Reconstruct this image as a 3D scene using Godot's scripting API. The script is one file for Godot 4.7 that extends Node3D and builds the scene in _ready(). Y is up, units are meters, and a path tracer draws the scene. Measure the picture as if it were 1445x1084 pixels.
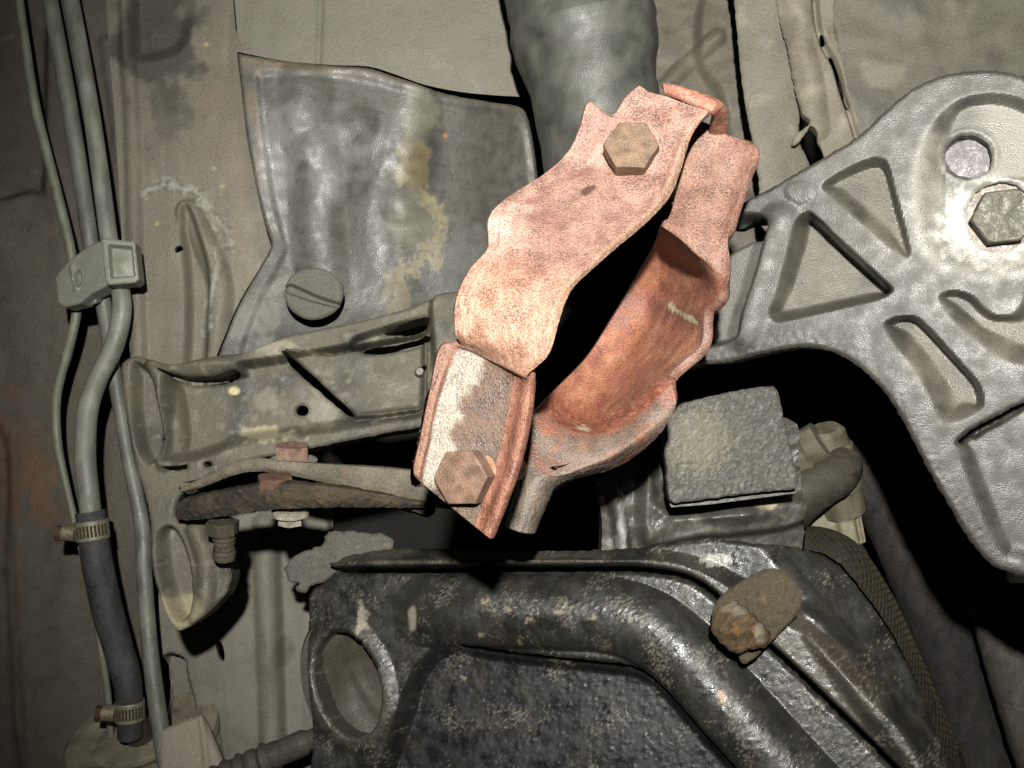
extends Node3D
# Close-up of a car's underside by flash: a rusty exhaust clamp hanging before cast brackets, pipes and shields.
# All sizes are metres; outlines are traced on planes that stand at their own real distance.

const F := 1277.0

func C(r: float, g: float, b: float) -> Color:      # sRGB 0..255 -> linear vertex colour
	var c := Color(r / 255.0, g / 255.0, b / 255.0).srgb_to_linear()
	return Color(minf(c.r / 0.72, 1.0), minf(c.g / 0.72, 1.0), minf(c.b / 0.72, 1.0))

static func ray(x: float, y: float) -> Vector3:
	return Vector3((x - 722.5) / F, (542.0 - y) / F, -1.0)

static func P(x: float, y: float, d: float) -> Vector3:
	return ray(x, y) * d

static func nz(freq: float, seed_: int, oct := 3, kind := 3) -> FastNoiseLite:
	var n := FastNoiseLite.new()
	n.seed = seed_; n.frequency = freq
	n.noise_type = kind as FastNoiseLite.NoiseType
	n.fractal_type = FastNoiseLite.FRACTAL_FBM
	n.fractal_octaves = oct
	return n

static func ss(a: float, b: float, x: float) -> float:
	var t := clampf((x - a) / (b - a), 0.0, 1.0)
	return t * t * (3.0 - 2.0 * t)

static func smooth_path(p: PackedVector2Array, closed: bool, sub: int) -> PackedVector2Array:
	var out := PackedVector2Array()
	var n := p.size()
	for k in (n if closed else n - 1):
		var a := p[(k - 1 + n) % n] if closed or k > 0 else p[k]
		var b := p[k]
		var c := p[(k + 1) % n]
		var d := p[(k + 2) % n] if closed or k + 2 < n else c
		for j in sub:
			out.append(b.cubic_interpolate(c, a, d, float(j) / sub))
	if not closed:
		out.append(p[n - 1])
	return out

static func px(a: Array) -> PackedVector2Array:     # flat list x, y, x, y ... -> points
	var out := PackedVector2Array()
	for k in range(0, a.size(), 2):
		out.append(Vector2(a[k], a[k + 1]))
	return out

# ---------------------------------------------------------------- a plate with relief on its own plane
class Plate:
	var o: Vector3
	var u: Vector3
	var v: Vector3
	var n: Vector3
	var x0 := 0.0
	var y0 := 0.0
	var cell := 1.0
	var nx := 0
	var ny := 0
	var sd: PackedFloat32Array
	var h: PackedFloat32Array
	var col: PackedColorArray

	func _init(where: Vector3, tilt_x: float, tilt_y: float) -> void:
		o = where
		n = Vector3(tilt_x, tilt_y, 1.0).normalized()
		u = (Vector3.RIGHT - n * n.x).normalized()
		v = n.cross(u)

	func mm(x: float, y: float) -> Vector2:          # where the sight line meets the plane, in mm on the plane
		var r := Vector3((x - 722.5) / 1277.0, (542.0 - y) / 1277.0, -1.0)
		var p := r * (o.dot(n) / r.dot(n)) - o
		return Vector2(p.dot(u), p.dot(v)) * 1000.0

	func pts(a: Array, smooth := true, closed := true, sub := 4) -> PackedVector2Array:
		var q := PackedVector2Array()
		for k in range(0, a.size(), 2):
			q.append(mm(a[k], a[k + 1]))
		if smooth:
			var out := PackedVector2Array()
			var m := q.size()
			for k in (m if closed else m - 1):
				var aa := q[(k - 1 + m) % m] if closed or k > 0 else q[k]
				var c := q[(k + 1) % m]
				var d := q[(k + 2) % m] if closed or k + 2 < m else c
				for j in sub:
					out.append(q[k].cubic_interpolate(c, aa, d, float(j) / sub))
			if not closed:
				out.append(q[m - 1])
			return out
		return q

	func cut(outline: PackedVector2Array, cell_: float, base: Color) -> Plate:
		cell = cell_
		var lo := outline[0]
		var hi := outline[0]
		for p in outline:
			lo = lo.min(p); hi = hi.max(p)
		x0 = lo.x - 1.5 * cell; y0 = lo.y - 1.5 * cell
		nx = int((hi.x - lo.x) / cell) + 5
		ny = int((hi.y - lo.y) / cell) + 5
		h = PackedFloat32Array(); h.resize(nx * ny)
		col = PackedColorArray(); col.resize(nx * ny); col.fill(base)
		sd = field(outline, 14.0)
		return self

	func _near(out: PackedFloat32Array, a: Vector2, b: Vector2, reach: float) -> void:
		var i0 := maxi(0, int((minf(a.x, b.x) - reach - x0) / cell))
		var i1 := mini(nx - 1, int((maxf(a.x, b.x) + reach - x0) / cell) + 1)
		var j0 := maxi(0, int((minf(a.y, b.y) - reach - y0) / cell))
		var j1 := mini(ny - 1, int((maxf(a.y, b.y) + reach - y0) / cell) + 1)
		var e := b - a
		var ee := maxf(e.length_squared(), 1e-9)
		for j in range(j0, j1 + 1):
			var wy := y0 + j * cell - a.y
			var at := j * nx + i0
			for i in range(i0, i1 + 1):
				var wx := x0 + i * cell - a.x
				var t := clampf((wx * e.x + wy * e.y) / ee, 0.0, 1.0)
				var dx := wx - t * e.x
				var dy := wy - t * e.y
				var d := dx * dx + dy * dy
				if d < out[at]:
					out[at] = d
				at += 1

	func line(p: PackedVector2Array, reach: float) -> PackedFloat32Array:
		var out := PackedFloat32Array()
		out.resize(nx * ny); out.fill(reach * reach)
		for k in p.size() - 1:
			_near(out, p[k], p[k + 1], reach)
		for k in out.size():
			out[k] = sqrt(out[k])
		return out

	func field(p: PackedVector2Array, reach: float) -> PackedFloat32Array:
		var out := PackedFloat32Array()
		out.resize(nx * ny); out.fill(reach * reach)
		var m := p.size()
		for k in m:
			_near(out, p[k], p[(k + 1) % m], reach)
		for k in out.size():
			out[k] = sqrt(out[k])
		for j in ny:                                   # even-odd along each row
			var y := y0 + j * cell
			var xs := PackedFloat32Array()
			for k in m:
				var a := p[k]
				var b := p[(k + 1) % m]
				if (a.y <= y) != (b.y <= y):
					xs.append(a.x + (y - a.y) / (b.y - a.y) * (b.x - a.x))
			xs.sort()
			for k in range(0, xs.size() - 1, 2):
				var i0 := maxi(0, ceili((xs[k] - x0) / cell))
				var i1 := mini(nx - 1, floori((xs[k + 1] - x0) / cell))
				for i in range(i0, i1 + 1):
					out[j * nx + i] = -out[j * nx + i]
		return out

	func hole(f: PackedFloat32Array) -> void:
		for k in sd.size():
			sd[k] = maxf(sd[k], -f[k])

	func step(f: PackedFloat32Array, up: float, slope: float) -> void:   # lifts (or sinks) what is inside f
		for k in h.size():
			if f[k] < 0.0:
				var t := minf(-f[k] / slope, 1.0)
				h[k] += up * t * t * (3.0 - 2.0 * t)

	func step_dir(f: PackedFloat32Array, up: float, steep: float, soft: float, dir: Vector2, low := 1.0) -> void:   # the wall on the side of dir is steep, the far one drawn out
		var lo := 1e9
		var hi := -1e9
		for k in h.size():
			if f[k] < 0.0:
				var q := dir.x * (x0 + (k % nx) * cell) + dir.y * (y0 + (k / nx) * cell)
				lo = minf(lo, q); hi = maxf(hi, q)
		for k in h.size():
			if f[k] < 0.0 and k > nx and k < h.size() - nx - 1:
				var deep := lerpf(low, 1.0, (dir.x * (x0 + (k % nx) * cell) + dir.y * (y0 + (k / nx) * cell) - lo) / maxf(hi - lo, 0.001))
				var gr := Vector2(f[k + 1] - f[k - 1], f[k + nx] - f[k - nx])
				var w := 0.5 - 0.5 * gr.normalized().dot(dir)
				var t := minf(-f[k] / lerpf(steep, soft, w * w * (3.0 - 2.0 * w)), 1.0)
				h[k] += up * deep * t * t * (3.0 - 2.0 * t)

	func ridge(d: PackedFloat32Array, r: float, up: float, power := 0.5) -> void:
		for k in h.size():
			var t := d[k] / r
			if t < 1.0:
				h[k] += up * pow(1.0 - t * t, power)

	func bump(x: float, y: float, rx: float, ry: float, up: float) -> void:
		var c := mm(x, y)
		for j in ny:
			var dy := (y0 + j * cell - c.y) / ry
			if absf(dy) < 3.0:
				for i in nx:
					var dx := (x0 + i * cell - c.x) / rx
					var q := dx * dx + dy * dy
					if q < 9.0:
						h[j * nx + i] += up * exp(-q)

	func rough(noise: FastNoiseLite, up: float, sharp := false) -> void:
		for j in ny:
			for i in nx:
				var q := noise.get_noise_2d(x0 + i * cell, y0 + j * cell)
				if sharp:
					q = maxf(0.0, q - 0.12) * 3.0
				h[j * nx + i] += up * q

	func bend(ax: float, ay: float, cx := 0.0, cy := 0.0) -> void:       # ax, ay in 1/mm
		for j in ny:
			var y := y0 + j * cell - cy
			for i in nx:
				var x := x0 + i * cell - cx
				h[j * nx + i] += ax * x * x + ay * y * y

	func ragged(noise: FastNoiseLite, amount: float) -> void:
		for j in ny:
			for i in nx:
				sd[j * nx + i] += amount * noise.get_noise_2d(x0 + i * cell, y0 + j * cell)

	func soft_edge(r: float) -> void:
		for k in h.size():
			var t := clampf(r + sd[k], 0.0, r)
			if t > 0.0:
				h[k] -= r - sqrt(r * r - t * t)

	func tint(noise: FastNoiseLite, c: Color, lo: float, hi: float, most := 1.0) -> void:
		for j in ny:
			for i in nx:
				var q := noise.get_noise_2d(x0 + i * cell, y0 + j * cell)
				if q > lo:
					var t := clampf((q - lo) / (hi - lo), 0.0, 1.0) * most
					col[j * nx + i] = col[j * nx + i].lerp(c, t)

	func streak(noise: FastNoiseLite, c: Color, kx: float, ky: float, lo: float, hi: float, most: float) -> void:   # a tint drawn out along one axis
		for j in ny:
			for i in nx:
				var q := noise.get_noise_2d((x0 + i * cell) * kx, (y0 + j * cell) * ky)
				if q > lo:
					col[j * nx + i] = col[j * nx + i].lerp(c, clampf((q - lo) / (hi - lo), 0.0, 1.0) * most)

	func paint(f: PackedFloat32Array, c: Color, feather: float, most := 1.0, noise: FastNoiseLite = null, amp := 0.0) -> void:
		for k in h.size():
			var q := f[k]
			if noise:
				q += amp * noise.get_noise_2d(x0 + (k % nx) * cell, y0 + (k / nx) * cell)
			if q < feather:
				col[k] = col[k].lerp(c, most * clampf((feather - q) / (2.0 * feather), 0.0, 1.0))

	func spot(x: float, y: float, rx: float, ry: float, c: Color, most: float, noise: FastNoiseLite = null, amp := 0.6) -> void:
		var m := mm(x, y)
		for j in ny:
			var py := y0 + j * cell
			var dy := (py - m.y) / ry
			if absf(dy) > 2.0:
				continue
			for i in nx:
				var x_ := x0 + i * cell
				var dx := (x_ - m.x) / rx
				var q := sqrt(dx * dx + dy * dy)
				if q < 2.0:
					if noise:
						q += amp * noise.get_noise_2d(x_, py)
					if q < 1.0:
						col[j * nx + i] = col[j * nx + i].lerp(c, most * minf(1.0, (1.0 - q) * 3.0))

	func at(x: float, y: float, up := 0.0) -> Vector3:
		var m := mm(x, y)
		return o + (u * m.x + v * m.y + n * up) * 0.001

	func made(back: float, with_back := false) -> Dictionary:            # back: mm below the plane
		var vs := PackedVector3Array()
		var ns := PackedVector3Array()
		var cs := PackedColorArray()
		var ix := PackedInt32Array()
		var id := PackedInt32Array()
		id.resize(nx * ny); id.fill(-1)
		var cross := {}
		var rim := PackedInt32Array()
		var us := u * 0.001
		var vv := v * 0.001
		var nn := n * 0.001
		for j in ny - 1:
			for i in nx - 1:
				var k0 := j * nx + i
				var ks := [k0, k0 + 1, k0 + nx + 1, k0 + nx]
				var inside := int(sd[k0] < 0.0) + int(sd[k0 + 1] < 0.0) + int(sd[k0 + nx] < 0.0) + int(sd[k0 + nx + 1] < 0.0)
				if inside == 0:
					continue
				var ring := PackedInt32Array()
				var edge := PackedByteArray()
				for q in 4:
					var ka: int = ks[q]
					var kb: int = ks[(q + 1) % 4]
					if sd[ka] < 0.0:
						if id[ka] < 0:
							id[ka] = vs.size()
							vs.append(o + us * (x0 + (ka % nx) * cell) + vv * (y0 + (ka / nx) * cell) + nn * h[ka])
							cs.append(col[ka])
						ring.append(id[ka]); edge.append(0)
					if (sd[ka] < 0.0) != (sd[kb] < 0.0):
						var key := mini(ka, kb) * 2 + int(absi(ka - kb) > 1)
						if not cross.has(key):
							var t := sd[ka] / (sd[ka] - sd[kb])
							cross[key] = vs.size()
							var ax := lerpf(ka % nx, kb % nx, t)
							var ay := lerpf(ka / nx, kb / nx, t)
							vs.append(o + us * (x0 + ax * cell) + vv * (y0 + ay * cell) + nn * lerpf(h[ka], h[kb], t))
							cs.append(col[ka].lerp(col[kb], t))
						ring.append(cross[key]); edge.append(1 if sd[ka] < 0.0 else 2)
				var m := ring.size()
				for q in range(1, m - 1):
					ix.append(ring[0]); ix.append(ring[q + 1]); ix.append(ring[q])
				if inside < 4:
					for q in m:
						if edge[q] == 1 and edge[(q + 1) % m] == 2:
							rim.append(ring[q]); rim.append(ring[(q + 1) % m])
		ns.resize(vs.size())
		for k in range(0, ix.size(), 3):
			var f := (vs[ix[k + 2]] - vs[ix[k]]).cross(vs[ix[k + 1]] - vs[ix[k]])
			ns[ix[k]] += f; ns[ix[k + 1]] += f; ns[ix[k + 2]] += f
		for k in ns.size():
			ns[k] = ns[k].normalized() if ns[k].length_squared() > 0.0 else n
		var side := {}
		var first := vs.size()
		for k in range(0, rim.size(), 2):              # the walls round the rim
			var quad := PackedInt32Array()
			var a := vs[rim[k]]
			var b := vs[rim[k + 1]]
			var out := (b - a).cross(n)
			for e in 2:
				var r := rim[k + e]
				if not side.has(r):
					side[r] = vs.size()
					var top := vs[r]
					vs.append(top); cs.append(cs[r]); ns.append(Vector3.ZERO)
					vs.append(top - n * ((top - o).dot(n) + back * 0.001)); cs.append(cs[r]); ns.append(Vector3.ZERO)
				var s: int = side[r]
				ns[s] += out; ns[s + 1] += out
				quad.append(s)
			ix.append_array([quad[0], quad[1], quad[1] + 1, quad[0], quad[1] + 1, quad[0] + 1])
		for k in range(first, ns.size()):
			ns[k] = ns[k].normalized() if ns[k].length_squared() > 0.0 else n
		if with_back:
			var start := vs.size()
			var flat := ix.size()
			var was := {}
			for k in range(0, flat, 3):
				if ix[k] >= first:
					break
				var tri := PackedInt32Array()
				for e in 3:
					var r := ix[k + e]
					if not was.has(r):
						was[r] = vs.size()
						vs.append(vs[r] - n * ((vs[r] - o).dot(n) + back * 0.001)); cs.append(cs[r]); ns.append(-n)
					tri.append(was[r])
				ix.append_array([tri[0], tri[2], tri[1]])
		return {"v": vs, "n": ns, "c": cs, "i": ix}

# ---------------------------------------------------------------- lofts, tubes, lathes, bolts
func spline(rows: Array, s: float) -> Vector3:
	var m := rows.size()
	var k := clampi(int(s), 0, m - 2)
	return (rows[k] as Vector3).cubic_interpolate(rows[k + 1], rows[maxi(k - 1, 0)], rows[mini(k + 2, m - 1)], s - k)

# net: rows of equally many Vector3 (world); a sheet of that shape and thickness
func loft(net: Array, nr: int, nc: int, thick: float, noise: FastNoiseLite, amp: float, paint: Callable) -> Dictionary:
	var R := net.size()
	var K: int = net[0].size()
	var mid := []                                       # splined along the rows first
	for k in K:
		var colum := []
		for r in R:
			colum.append(net[r][k])
		var fine := []
		for a in nr:
			fine.append(spline(colum, float(a) / (nr - 1) * (R - 1)))
		mid.append(fine)
	var pos := PackedVector3Array()
	for a in nr:
		var row := []
		for k in K:
			row.append(mid[k][a])
		for b in nc:
			pos.append(spline(row, float(b) / (nc - 1) * (K - 1)))
	var nor := grid_normals(pos, nr, nc)
	var calm := nor
	for k in pos.size():
		var p := pos[k] * 1000.0
		pos[k] += nor[k] * amp * noise.get_noise_3d(p.x, p.y, p.z)
	nor = grid_normals(pos, nr, nc)
	var vs := PackedVector3Array(); var ns := PackedVector3Array(); var cs := PackedColorArray(); var ix := PackedInt32Array()
	for a in nr:
		for b in nc:
			var k := a * nc + b
			vs.append(pos[k]); ns.append(nor[k]); cs.append(paint.call(float(a) / (nr - 1) * (R - 1), float(b) / (nc - 1), pos[k]))
	var half := vs.size()
	for k in half:
		vs.append(pos[k] - calm[k] * thick); ns.append(-calm[k]); cs.append(cs[k])
	for a in nr - 1:
		for b in nc - 1:
			var k := a * nc + b
			ix.append_array([k, k + 1, k + nc + 1, k, k + nc + 1, k + nc])
			ix.append_array([half + k, half + k + nc + 1, half + k + 1, half + k, half + k + nc, half + k + nc + 1])
	var loop := PackedInt32Array()
	for b in nc: loop.append(b)
	for a in range(1, nr): loop.append(a * nc + nc - 1)
	for b in range(nc - 2, -1, -1): loop.append((nr - 1) * nc + b)
	for a in range(nr - 2, 0, -1): loop.append(a * nc)
	var m := loop.size()
	var start := vs.size()
	for q in m:                                        # the sheet's cut edge, a little rounded
		var k := loop[q]
		var along := pos[loop[(q + 1) % m]] - pos[loop[(q - 1 + m) % m]]
		var out := calm[k].cross(along).normalized()
		for s in 4:
			var w := float(s) / 3.0
			var jag := noise.get_noise_3d(pos[k].x * 700.0, pos[k].y * 700.0, s * 2.0) * amp * 0.7
			var bulge := thick * 0.22 * (1.0 if s == 1 or s == 2 else 0.0)
			vs.append(pos[k] - calm[k] * thick * w + out * (bulge + jag * (1.0 if s == 1 or s == 2 else 0.0)))
			ns.append((out + calm[k] * (0.9 - 1.8 * w) * 0.7).normalized()); cs.append(cs[k])
	for q in m:
		var a := start + q * 4
		var b := start + ((q + 1) % m) * 4
		for s in 3:
			ix.append_array([a + s, a + s + 1, b + s + 1, a + s, b + s + 1, b + s])
	return {"v": vs, "n": ns, "c": cs, "i": ix}

func grid_normals(pos: PackedVector3Array, nr: int, nc: int) -> PackedVector3Array:
	var out := PackedVector3Array(); out.resize(pos.size())
	for a in nr:
		for b in nc:
			var down := pos[mini(a + 1, nr - 1) * nc + b] - pos[maxi(a - 1, 0) * nc + b]
			var right := pos[a * nc + mini(b + 1, nc - 1)] - pos[a * nc + maxi(b - 1, 0)]
			var f := down.cross(right)
			out[a * nc + b] = f.normalized() if f.length_squared() > 0.0 else Vector3.BACK
	return out

# path: Vector3s, radii: same count, splined; closed ends
func tube(path: Array, radii: Array, sides: int, sub: int, color: Color, noise: FastNoiseLite = null, amp := 0.0, flat := 1.0) -> Dictionary:
	var pts := []
	var rs := []
	for k in path.size() - 1:
		for j in sub:
			pts.append(spline(path, k + float(j) / sub)); rs.append(lerpf(radii[k], radii[k + 1], float(j) / sub))
	pts.append(path[-1]); rs.append(radii[-1])
	var vs := PackedVector3Array(); var ns := PackedVector3Array(); var cs := PackedColorArray(); var ix := PackedInt32Array()
	var m := pts.size()
	var side := Vector3.ZERO
	for k in m:
		var along: Vector3 = (pts[mini(k + 1, m - 1)] - pts[maxi(k - 1, 0)]).normalized()
		if side == Vector3.ZERO:
			side = along.cross(Vector3(0.13, 0.2, 1)).normalized()
		side = (side - along * side.dot(along)).normalized()
		var other := along.cross(side)
		var slope: float = (rs[mini(k + 1, m - 1)] - rs[maxi(k - 1, 0)]) / maxf((pts[mini(k + 1, m - 1)] - pts[maxi(k - 1, 0)]).length(), 1e-5)
		for q in sides:
			var a := TAU * q / sides
			var d := side * cos(a) + other * sin(a) * flat
			var r: float = rs[k]
			var p: Vector3 = pts[k] + d * r
			if noise:
				p += d * amp * noise.get_noise_3d(p.x * 1000, p.y * 1000, p.z * 1000)
			vs.append(p); ns.append((d - along * slope).normalized())
			var tone := 1.0 if noise == null else clampf(1.0 + 0.9 * noise.get_noise_3d(p.x * 2200, p.y * 900, p.z * 2200), 0.5, 1.5)
			cs.append(Color(color.r * tone, color.g * tone, color.b * tone))
	for k in m - 1:
		for q in sides:
			var a := k * sides + q
			var b := k * sides + (q + 1) % sides
			ix.append_array([a, b + sides, b, a, a + sides, b + sides])
	for e in 2:
		var c := vs.size()
		var k := 0 if e == 0 else m - 1
		var out: Vector3 = (pts[0] - pts[1]).normalized() if e == 0 else (pts[m - 1] - pts[m - 2]).normalized()
		vs.append(pts[k]); ns.append(out); cs.append(color)
		for q in sides:
			vs.append(vs[k * sides + q]); ns.append(out); cs.append(color)
		for q in sides:
			var a := c + 1 + q
			var b := c + 1 + (q + 1) % sides
			ix.append_array([c, a, b] if e == 0 else [c, b, a])
	return {"v": vs, "n": ns, "c": cs, "i": ix}

# profile: [along, radius] in mm, along the axis; sharp profile corners stay sharp
func lathe(at: Vector3, axis: Vector3, profile: Array, sides: int, color: Color, noise: FastNoiseLite = null, amp := 0.0, twist := 0.0) -> Dictionary:
	axis = axis.normalized()
	var side := axis.cross(Vector3(0.31, 0.9, 0.21)).normalized()
	var other := axis.cross(side)
	var vs := PackedVector3Array(); var ns := PackedVector3Array(); var cs := PackedColorArray(); var ix := PackedInt32Array()
	var flat := sides == 6
	for k in profile.size() - 1:
		var h0: float = profile[k][0]; var r0: float = profile[k][1]
		var h1: float = profile[k + 1][0]; var r1: float = profile[k + 1][1]
		var tilt := Vector2(h1 - h0, r0 - r1).normalized()
		for q in sides:
			var start := vs.size()
			for e in 4:
				var qq := q + (1 if e == 1 or e == 2 else 0)
				var a := TAU * qq / sides + twist
				var d := side * cos(a) + other * sin(a)
				var am := TAU * (q + 0.5) / sides + twist
				var dn := side * cos(am) + other * sin(am) if flat else d
				var hh := h0 if e < 2 else h1
				var rr := r0 if e < 2 else r1
				var p := at + (axis * hh + d * rr) * 0.001
				if noise:
					p += (d + axis * 0.5) * amp * noise.get_noise_3d(p.x * 1000, p.y * 1000, p.z * 1000)
				var tone := 1.0 if noise == null else clampf(1.0 + 1.0 * noise.get_noise_3d(p.x * 1300, p.y * 1300, p.z * 1300), 0.4, 1.5)
				vs.append(p); ns.append((dn * tilt.x + axis * tilt.y).normalized()); cs.append(Color(color.r * tone, color.g * tone, color.b * tone))
			ix.append_array([start, start + 2, start + 1, start, start + 3, start + 2])
	return {"v": vs, "n": ns, "c": cs, "i": ix}

# a hexagon head: at is the middle of its underside, axis points out of the head; washer face and chamfer
func hex_head(at: Vector3, axis: Vector3, r: float, tall: float, twist: float, color: Color, noise: FastNoiseLite) -> Dictionary:
	axis = axis.normalized()
	var side := axis.cross(Vector3(0.31, 0.9, 0.21)).normalized()
	var other := axis.cross(side)
	var vs := PackedVector3Array(); var ns := PackedVector3Array(); var cs := PackedColorArray(); var ix := PackedInt32Array()
	var N := 60
	var rings := 9
	for k in rings:                                    # 0 foot, 1..2 flank, 3.. chamfer and top
		for q in N:
			var a := TAU * q / N
			var seg := fposmod(a, TAU / 6.0) - TAU / 12.0
			var hexr := r * cos(TAU / 12.0) / cos(seg)
			var circ := r * 0.93
			var hh := 0.0
			var rr := hexr
			var under := maxf(0.0, hexr - circ) * 0.55
			match k:
				0: hh = 0.0
				1: hh = tall * 0.5
				2: hh = tall - under - tall * 0.06
				3: hh = tall - under * 0.6 - tall * 0.02; rr = hexr * 0.985
				4: hh = tall; rr = minf(hexr * 0.95, circ * 0.99)
				5: hh = tall; rr = r * 0.7
				6: hh = tall * 0.995; rr = r * 0.45
				7: hh = tall * 0.99; rr = r * 0.2
				8: hh = tall * 0.99; rr = 0.0
			var d := side * cos(a + twist) + other * sin(a + twist)
			var p := at + (d * rr + axis * hh) * 0.001
			var w := noise.get_noise_3d(p.x * 1000, p.y * 1000, p.z * 1000)
			p += (d * (1.0 if k < 4 else 0.0) + axis * (1.0 if k > 3 else 0.0)) * w * 0.0005
			vs.append(p); cs.append(color * (1.0 + w * 0.7)); ns.append(Vector3.ZERO)
	var tri := PackedInt32Array()
	for k in rings - 1:
		for q in N:
			var a := k * N + q
			var b := k * N + (q + 1) % N
			tri.append_array([a, b, b + N, a, b + N, a + N])
	# flat facets: each triangle its own vertices, flanks with the facet's own normal
	var fv := PackedVector3Array(); var fn := PackedVector3Array(); var fc := PackedColorArray()
	for t in range(0, tri.size(), 3):
		var f := (vs[tri[t + 2]] - vs[tri[t]]).cross(vs[tri[t + 1]] - vs[tri[t]])
		if f.length_squared() < 1e-20:
			continue
		f = f.normalized()
		for e in 3:
			ix.append(fv.size()); fv.append(vs[tri[t + e]]); fn.append(f); fc.append(cs[tri[t + e]])
	return {"v": fv, "n": fn, "c": fc, "i": ix}

func join(a: Dictionary, b: Dictionary) -> Dictionary:
	var at: int = a.v.size()
	var i: PackedInt32Array = a.i
	for k in b.i:
		i.append(k + at)
	var v: PackedVector3Array = a.v; v.append_array(b.v)
	var n: PackedVector3Array = a.n; n.append_array(b.n)
	var c: PackedColorArray = a.c; c.append_array(b.c)
	return {"v": v, "n": n, "c": c, "i": i}

# ---------------------------------------------------------------- nodes
var taken := {}

func numbered(called: String) -> String:
	var k: int = taken.get(called, 0)
	taken[called] = k + 1
	return called if k == 0 else "%s_%03d" % [called, k]

func origin(n: Node3D) -> Vector3:
	return n.position if n.get_parent() == self else n.position + origin(n.get_parent())

func obj(called: String, raw: Dictionary, m: Material, parent: Node = self) -> MeshInstance3D:
	var v: PackedVector3Array = raw.v
	var at := Vector3.ZERO
	var shift := Vector3.ZERO
	if parent == self:
		var box := AABB(v[0], Vector3.ZERO)
		for p in v:
			box = box.expand(p)
		shift = box.position + box.size * Vector3(0.5, 0.0, 0.5)
		at = shift
	else:
		shift = origin(parent)
	for k in v.size():
		v[k] -= shift
	var arrays := []
	arrays.resize(Mesh.ARRAY_MAX)
	arrays[Mesh.ARRAY_VERTEX] = v
	arrays[Mesh.ARRAY_NORMAL] = raw.n
	arrays[Mesh.ARRAY_COLOR] = raw.c
	arrays[Mesh.ARRAY_INDEX] = raw.i
	var mesh := ArrayMesh.new()
	mesh.add_surface_from_arrays(Mesh.PRIMITIVE_TRIANGLES, arrays)
	var o := MeshInstance3D.new()
	o.mesh = mesh
	o.material_override = m
	o.name = numbered(called) if parent == self else called
	o.position = at
	parent.add_child(o, true)
	return o

func thing(called: String, label: String, category: String, at: Vector3, group := "") -> Node3D:
	var o := Node3D.new()
	o.name = numbered(called)
	add_child(o, true)
	o.position = at
	tag(o, label, category, group)
	return o

func tag(o: Node3D, label: String, category: String, group := "", kind := "") -> Node3D:
	o.set_meta("label", label)
	o.set_meta("category", category)
	if group: o.set_meta("group", group)
	if kind: o.set_meta("kind", kind)
	return o

# ---------------------------------------------------------------- materials
# grain: fine noise of the albedo round 0.72; specks: [threshold, colour]; tile in metres
func mat(seed_: int, tile: float, grain: float, specks: Array, rough_lo: float, rough_hi: float, metal: float, bumpy: float, spec := 0.5, fine := 0.05) -> StandardMaterial3D:
	var S := 512
	var a := nz(0.02, seed_, 5).get_seamless_image(S, S)
	var b := nz(fine, seed_ + 1, 3).get_seamless_image(S, S)
	var c := nz(fine * 1.9, seed_ + 2, 2).get_seamless_image(S, S)
	a.convert(Image.FORMAT_L8); b.convert(Image.FORMAT_L8); c.convert(Image.FORMAT_L8)
	var da := a.get_data(); var db := b.get_data(); var dc := c.get_data()
	var rgb := PackedByteArray(); rgb.resize(S * S * 3)
	var hgt := PackedByteArray(); hgt.resize(S * S)
	var rgh := PackedByteArray(); rgh.resize(S * S)
	for k in S * S:
		var x := da[k] / 255.0; var y := db[k] / 255.0; var z := dc[k] / 255.0
		var g := 0.72 * (1.0 + grain * ((x - 0.5) * 0.6 + (y - 0.5) * 0.9 + (z - 0.5) * 1.2))
		var q := Color(g, g, g)
		for s in specks:
			var w: float = z * 0.55 + y * 0.45 if not s.has("low") else x * 0.5 + y * 0.3 + z * 0.2
			if s.has("under"):
				w = 1.0 - w
			if w > s.over:
				q = q.lerp(s.color, clampf((w - s.over) * 14.0, 0.0, s.most))
		# stored as sRGB
		rgb[k * 3] = clampi(int(255.0 * pow(clampf(q.r, 0, 1), 1 / 2.2)), 0, 255)
		rgb[k * 3 + 1] = clampi(int(255.0 * pow(clampf(q.g, 0, 1), 1 / 2.2)), 0, 255)
		rgb[k * 3 + 2] = clampi(int(255.0 * pow(clampf(q.b, 0, 1), 1 / 2.2)), 0, 255)
		hgt[k] = clampi(int(255.0 * (x * 0.3 + y * 0.35 + z * 0.35)), 0, 255)
		rgh[k] = clampi(int(255.0 * lerpf(rough_lo, rough_hi, clampf((x * 0.5 + z * 0.5 - 0.3) * 2.5, 0, 1))), 0, 255)
	var m := StandardMaterial3D.new()
	m.vertex_color_use_as_albedo = true
	m.albedo_texture = ImageTexture.create_from_image(Image.create_from_data(S, S, false, Image.FORMAT_RGB8, rgb))
	var bump := Image.create_from_data(S, S, false, Image.FORMAT_L8, hgt)
	bump.convert(Image.FORMAT_RGBA8)
	bump.bump_map_to_normal_map(bumpy)
	m.normal_enabled = true
	m.normal_texture = ImageTexture.create_from_image(bump)
	m.normal_scale = 1.0
	m.roughness = 1.0
	m.roughness_texture = ImageTexture.create_from_image(Image.create_from_data(S, S, false, Image.FORMAT_L8, rgh))
	m.metallic = metal
	m.metallic_specular = spec
	m.uv1_triplanar = true
	m.uv1_scale = Vector3.ONE / tile
	m.uv1_triplanar_sharpness = 4.0
	return m

var M := {}

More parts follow.
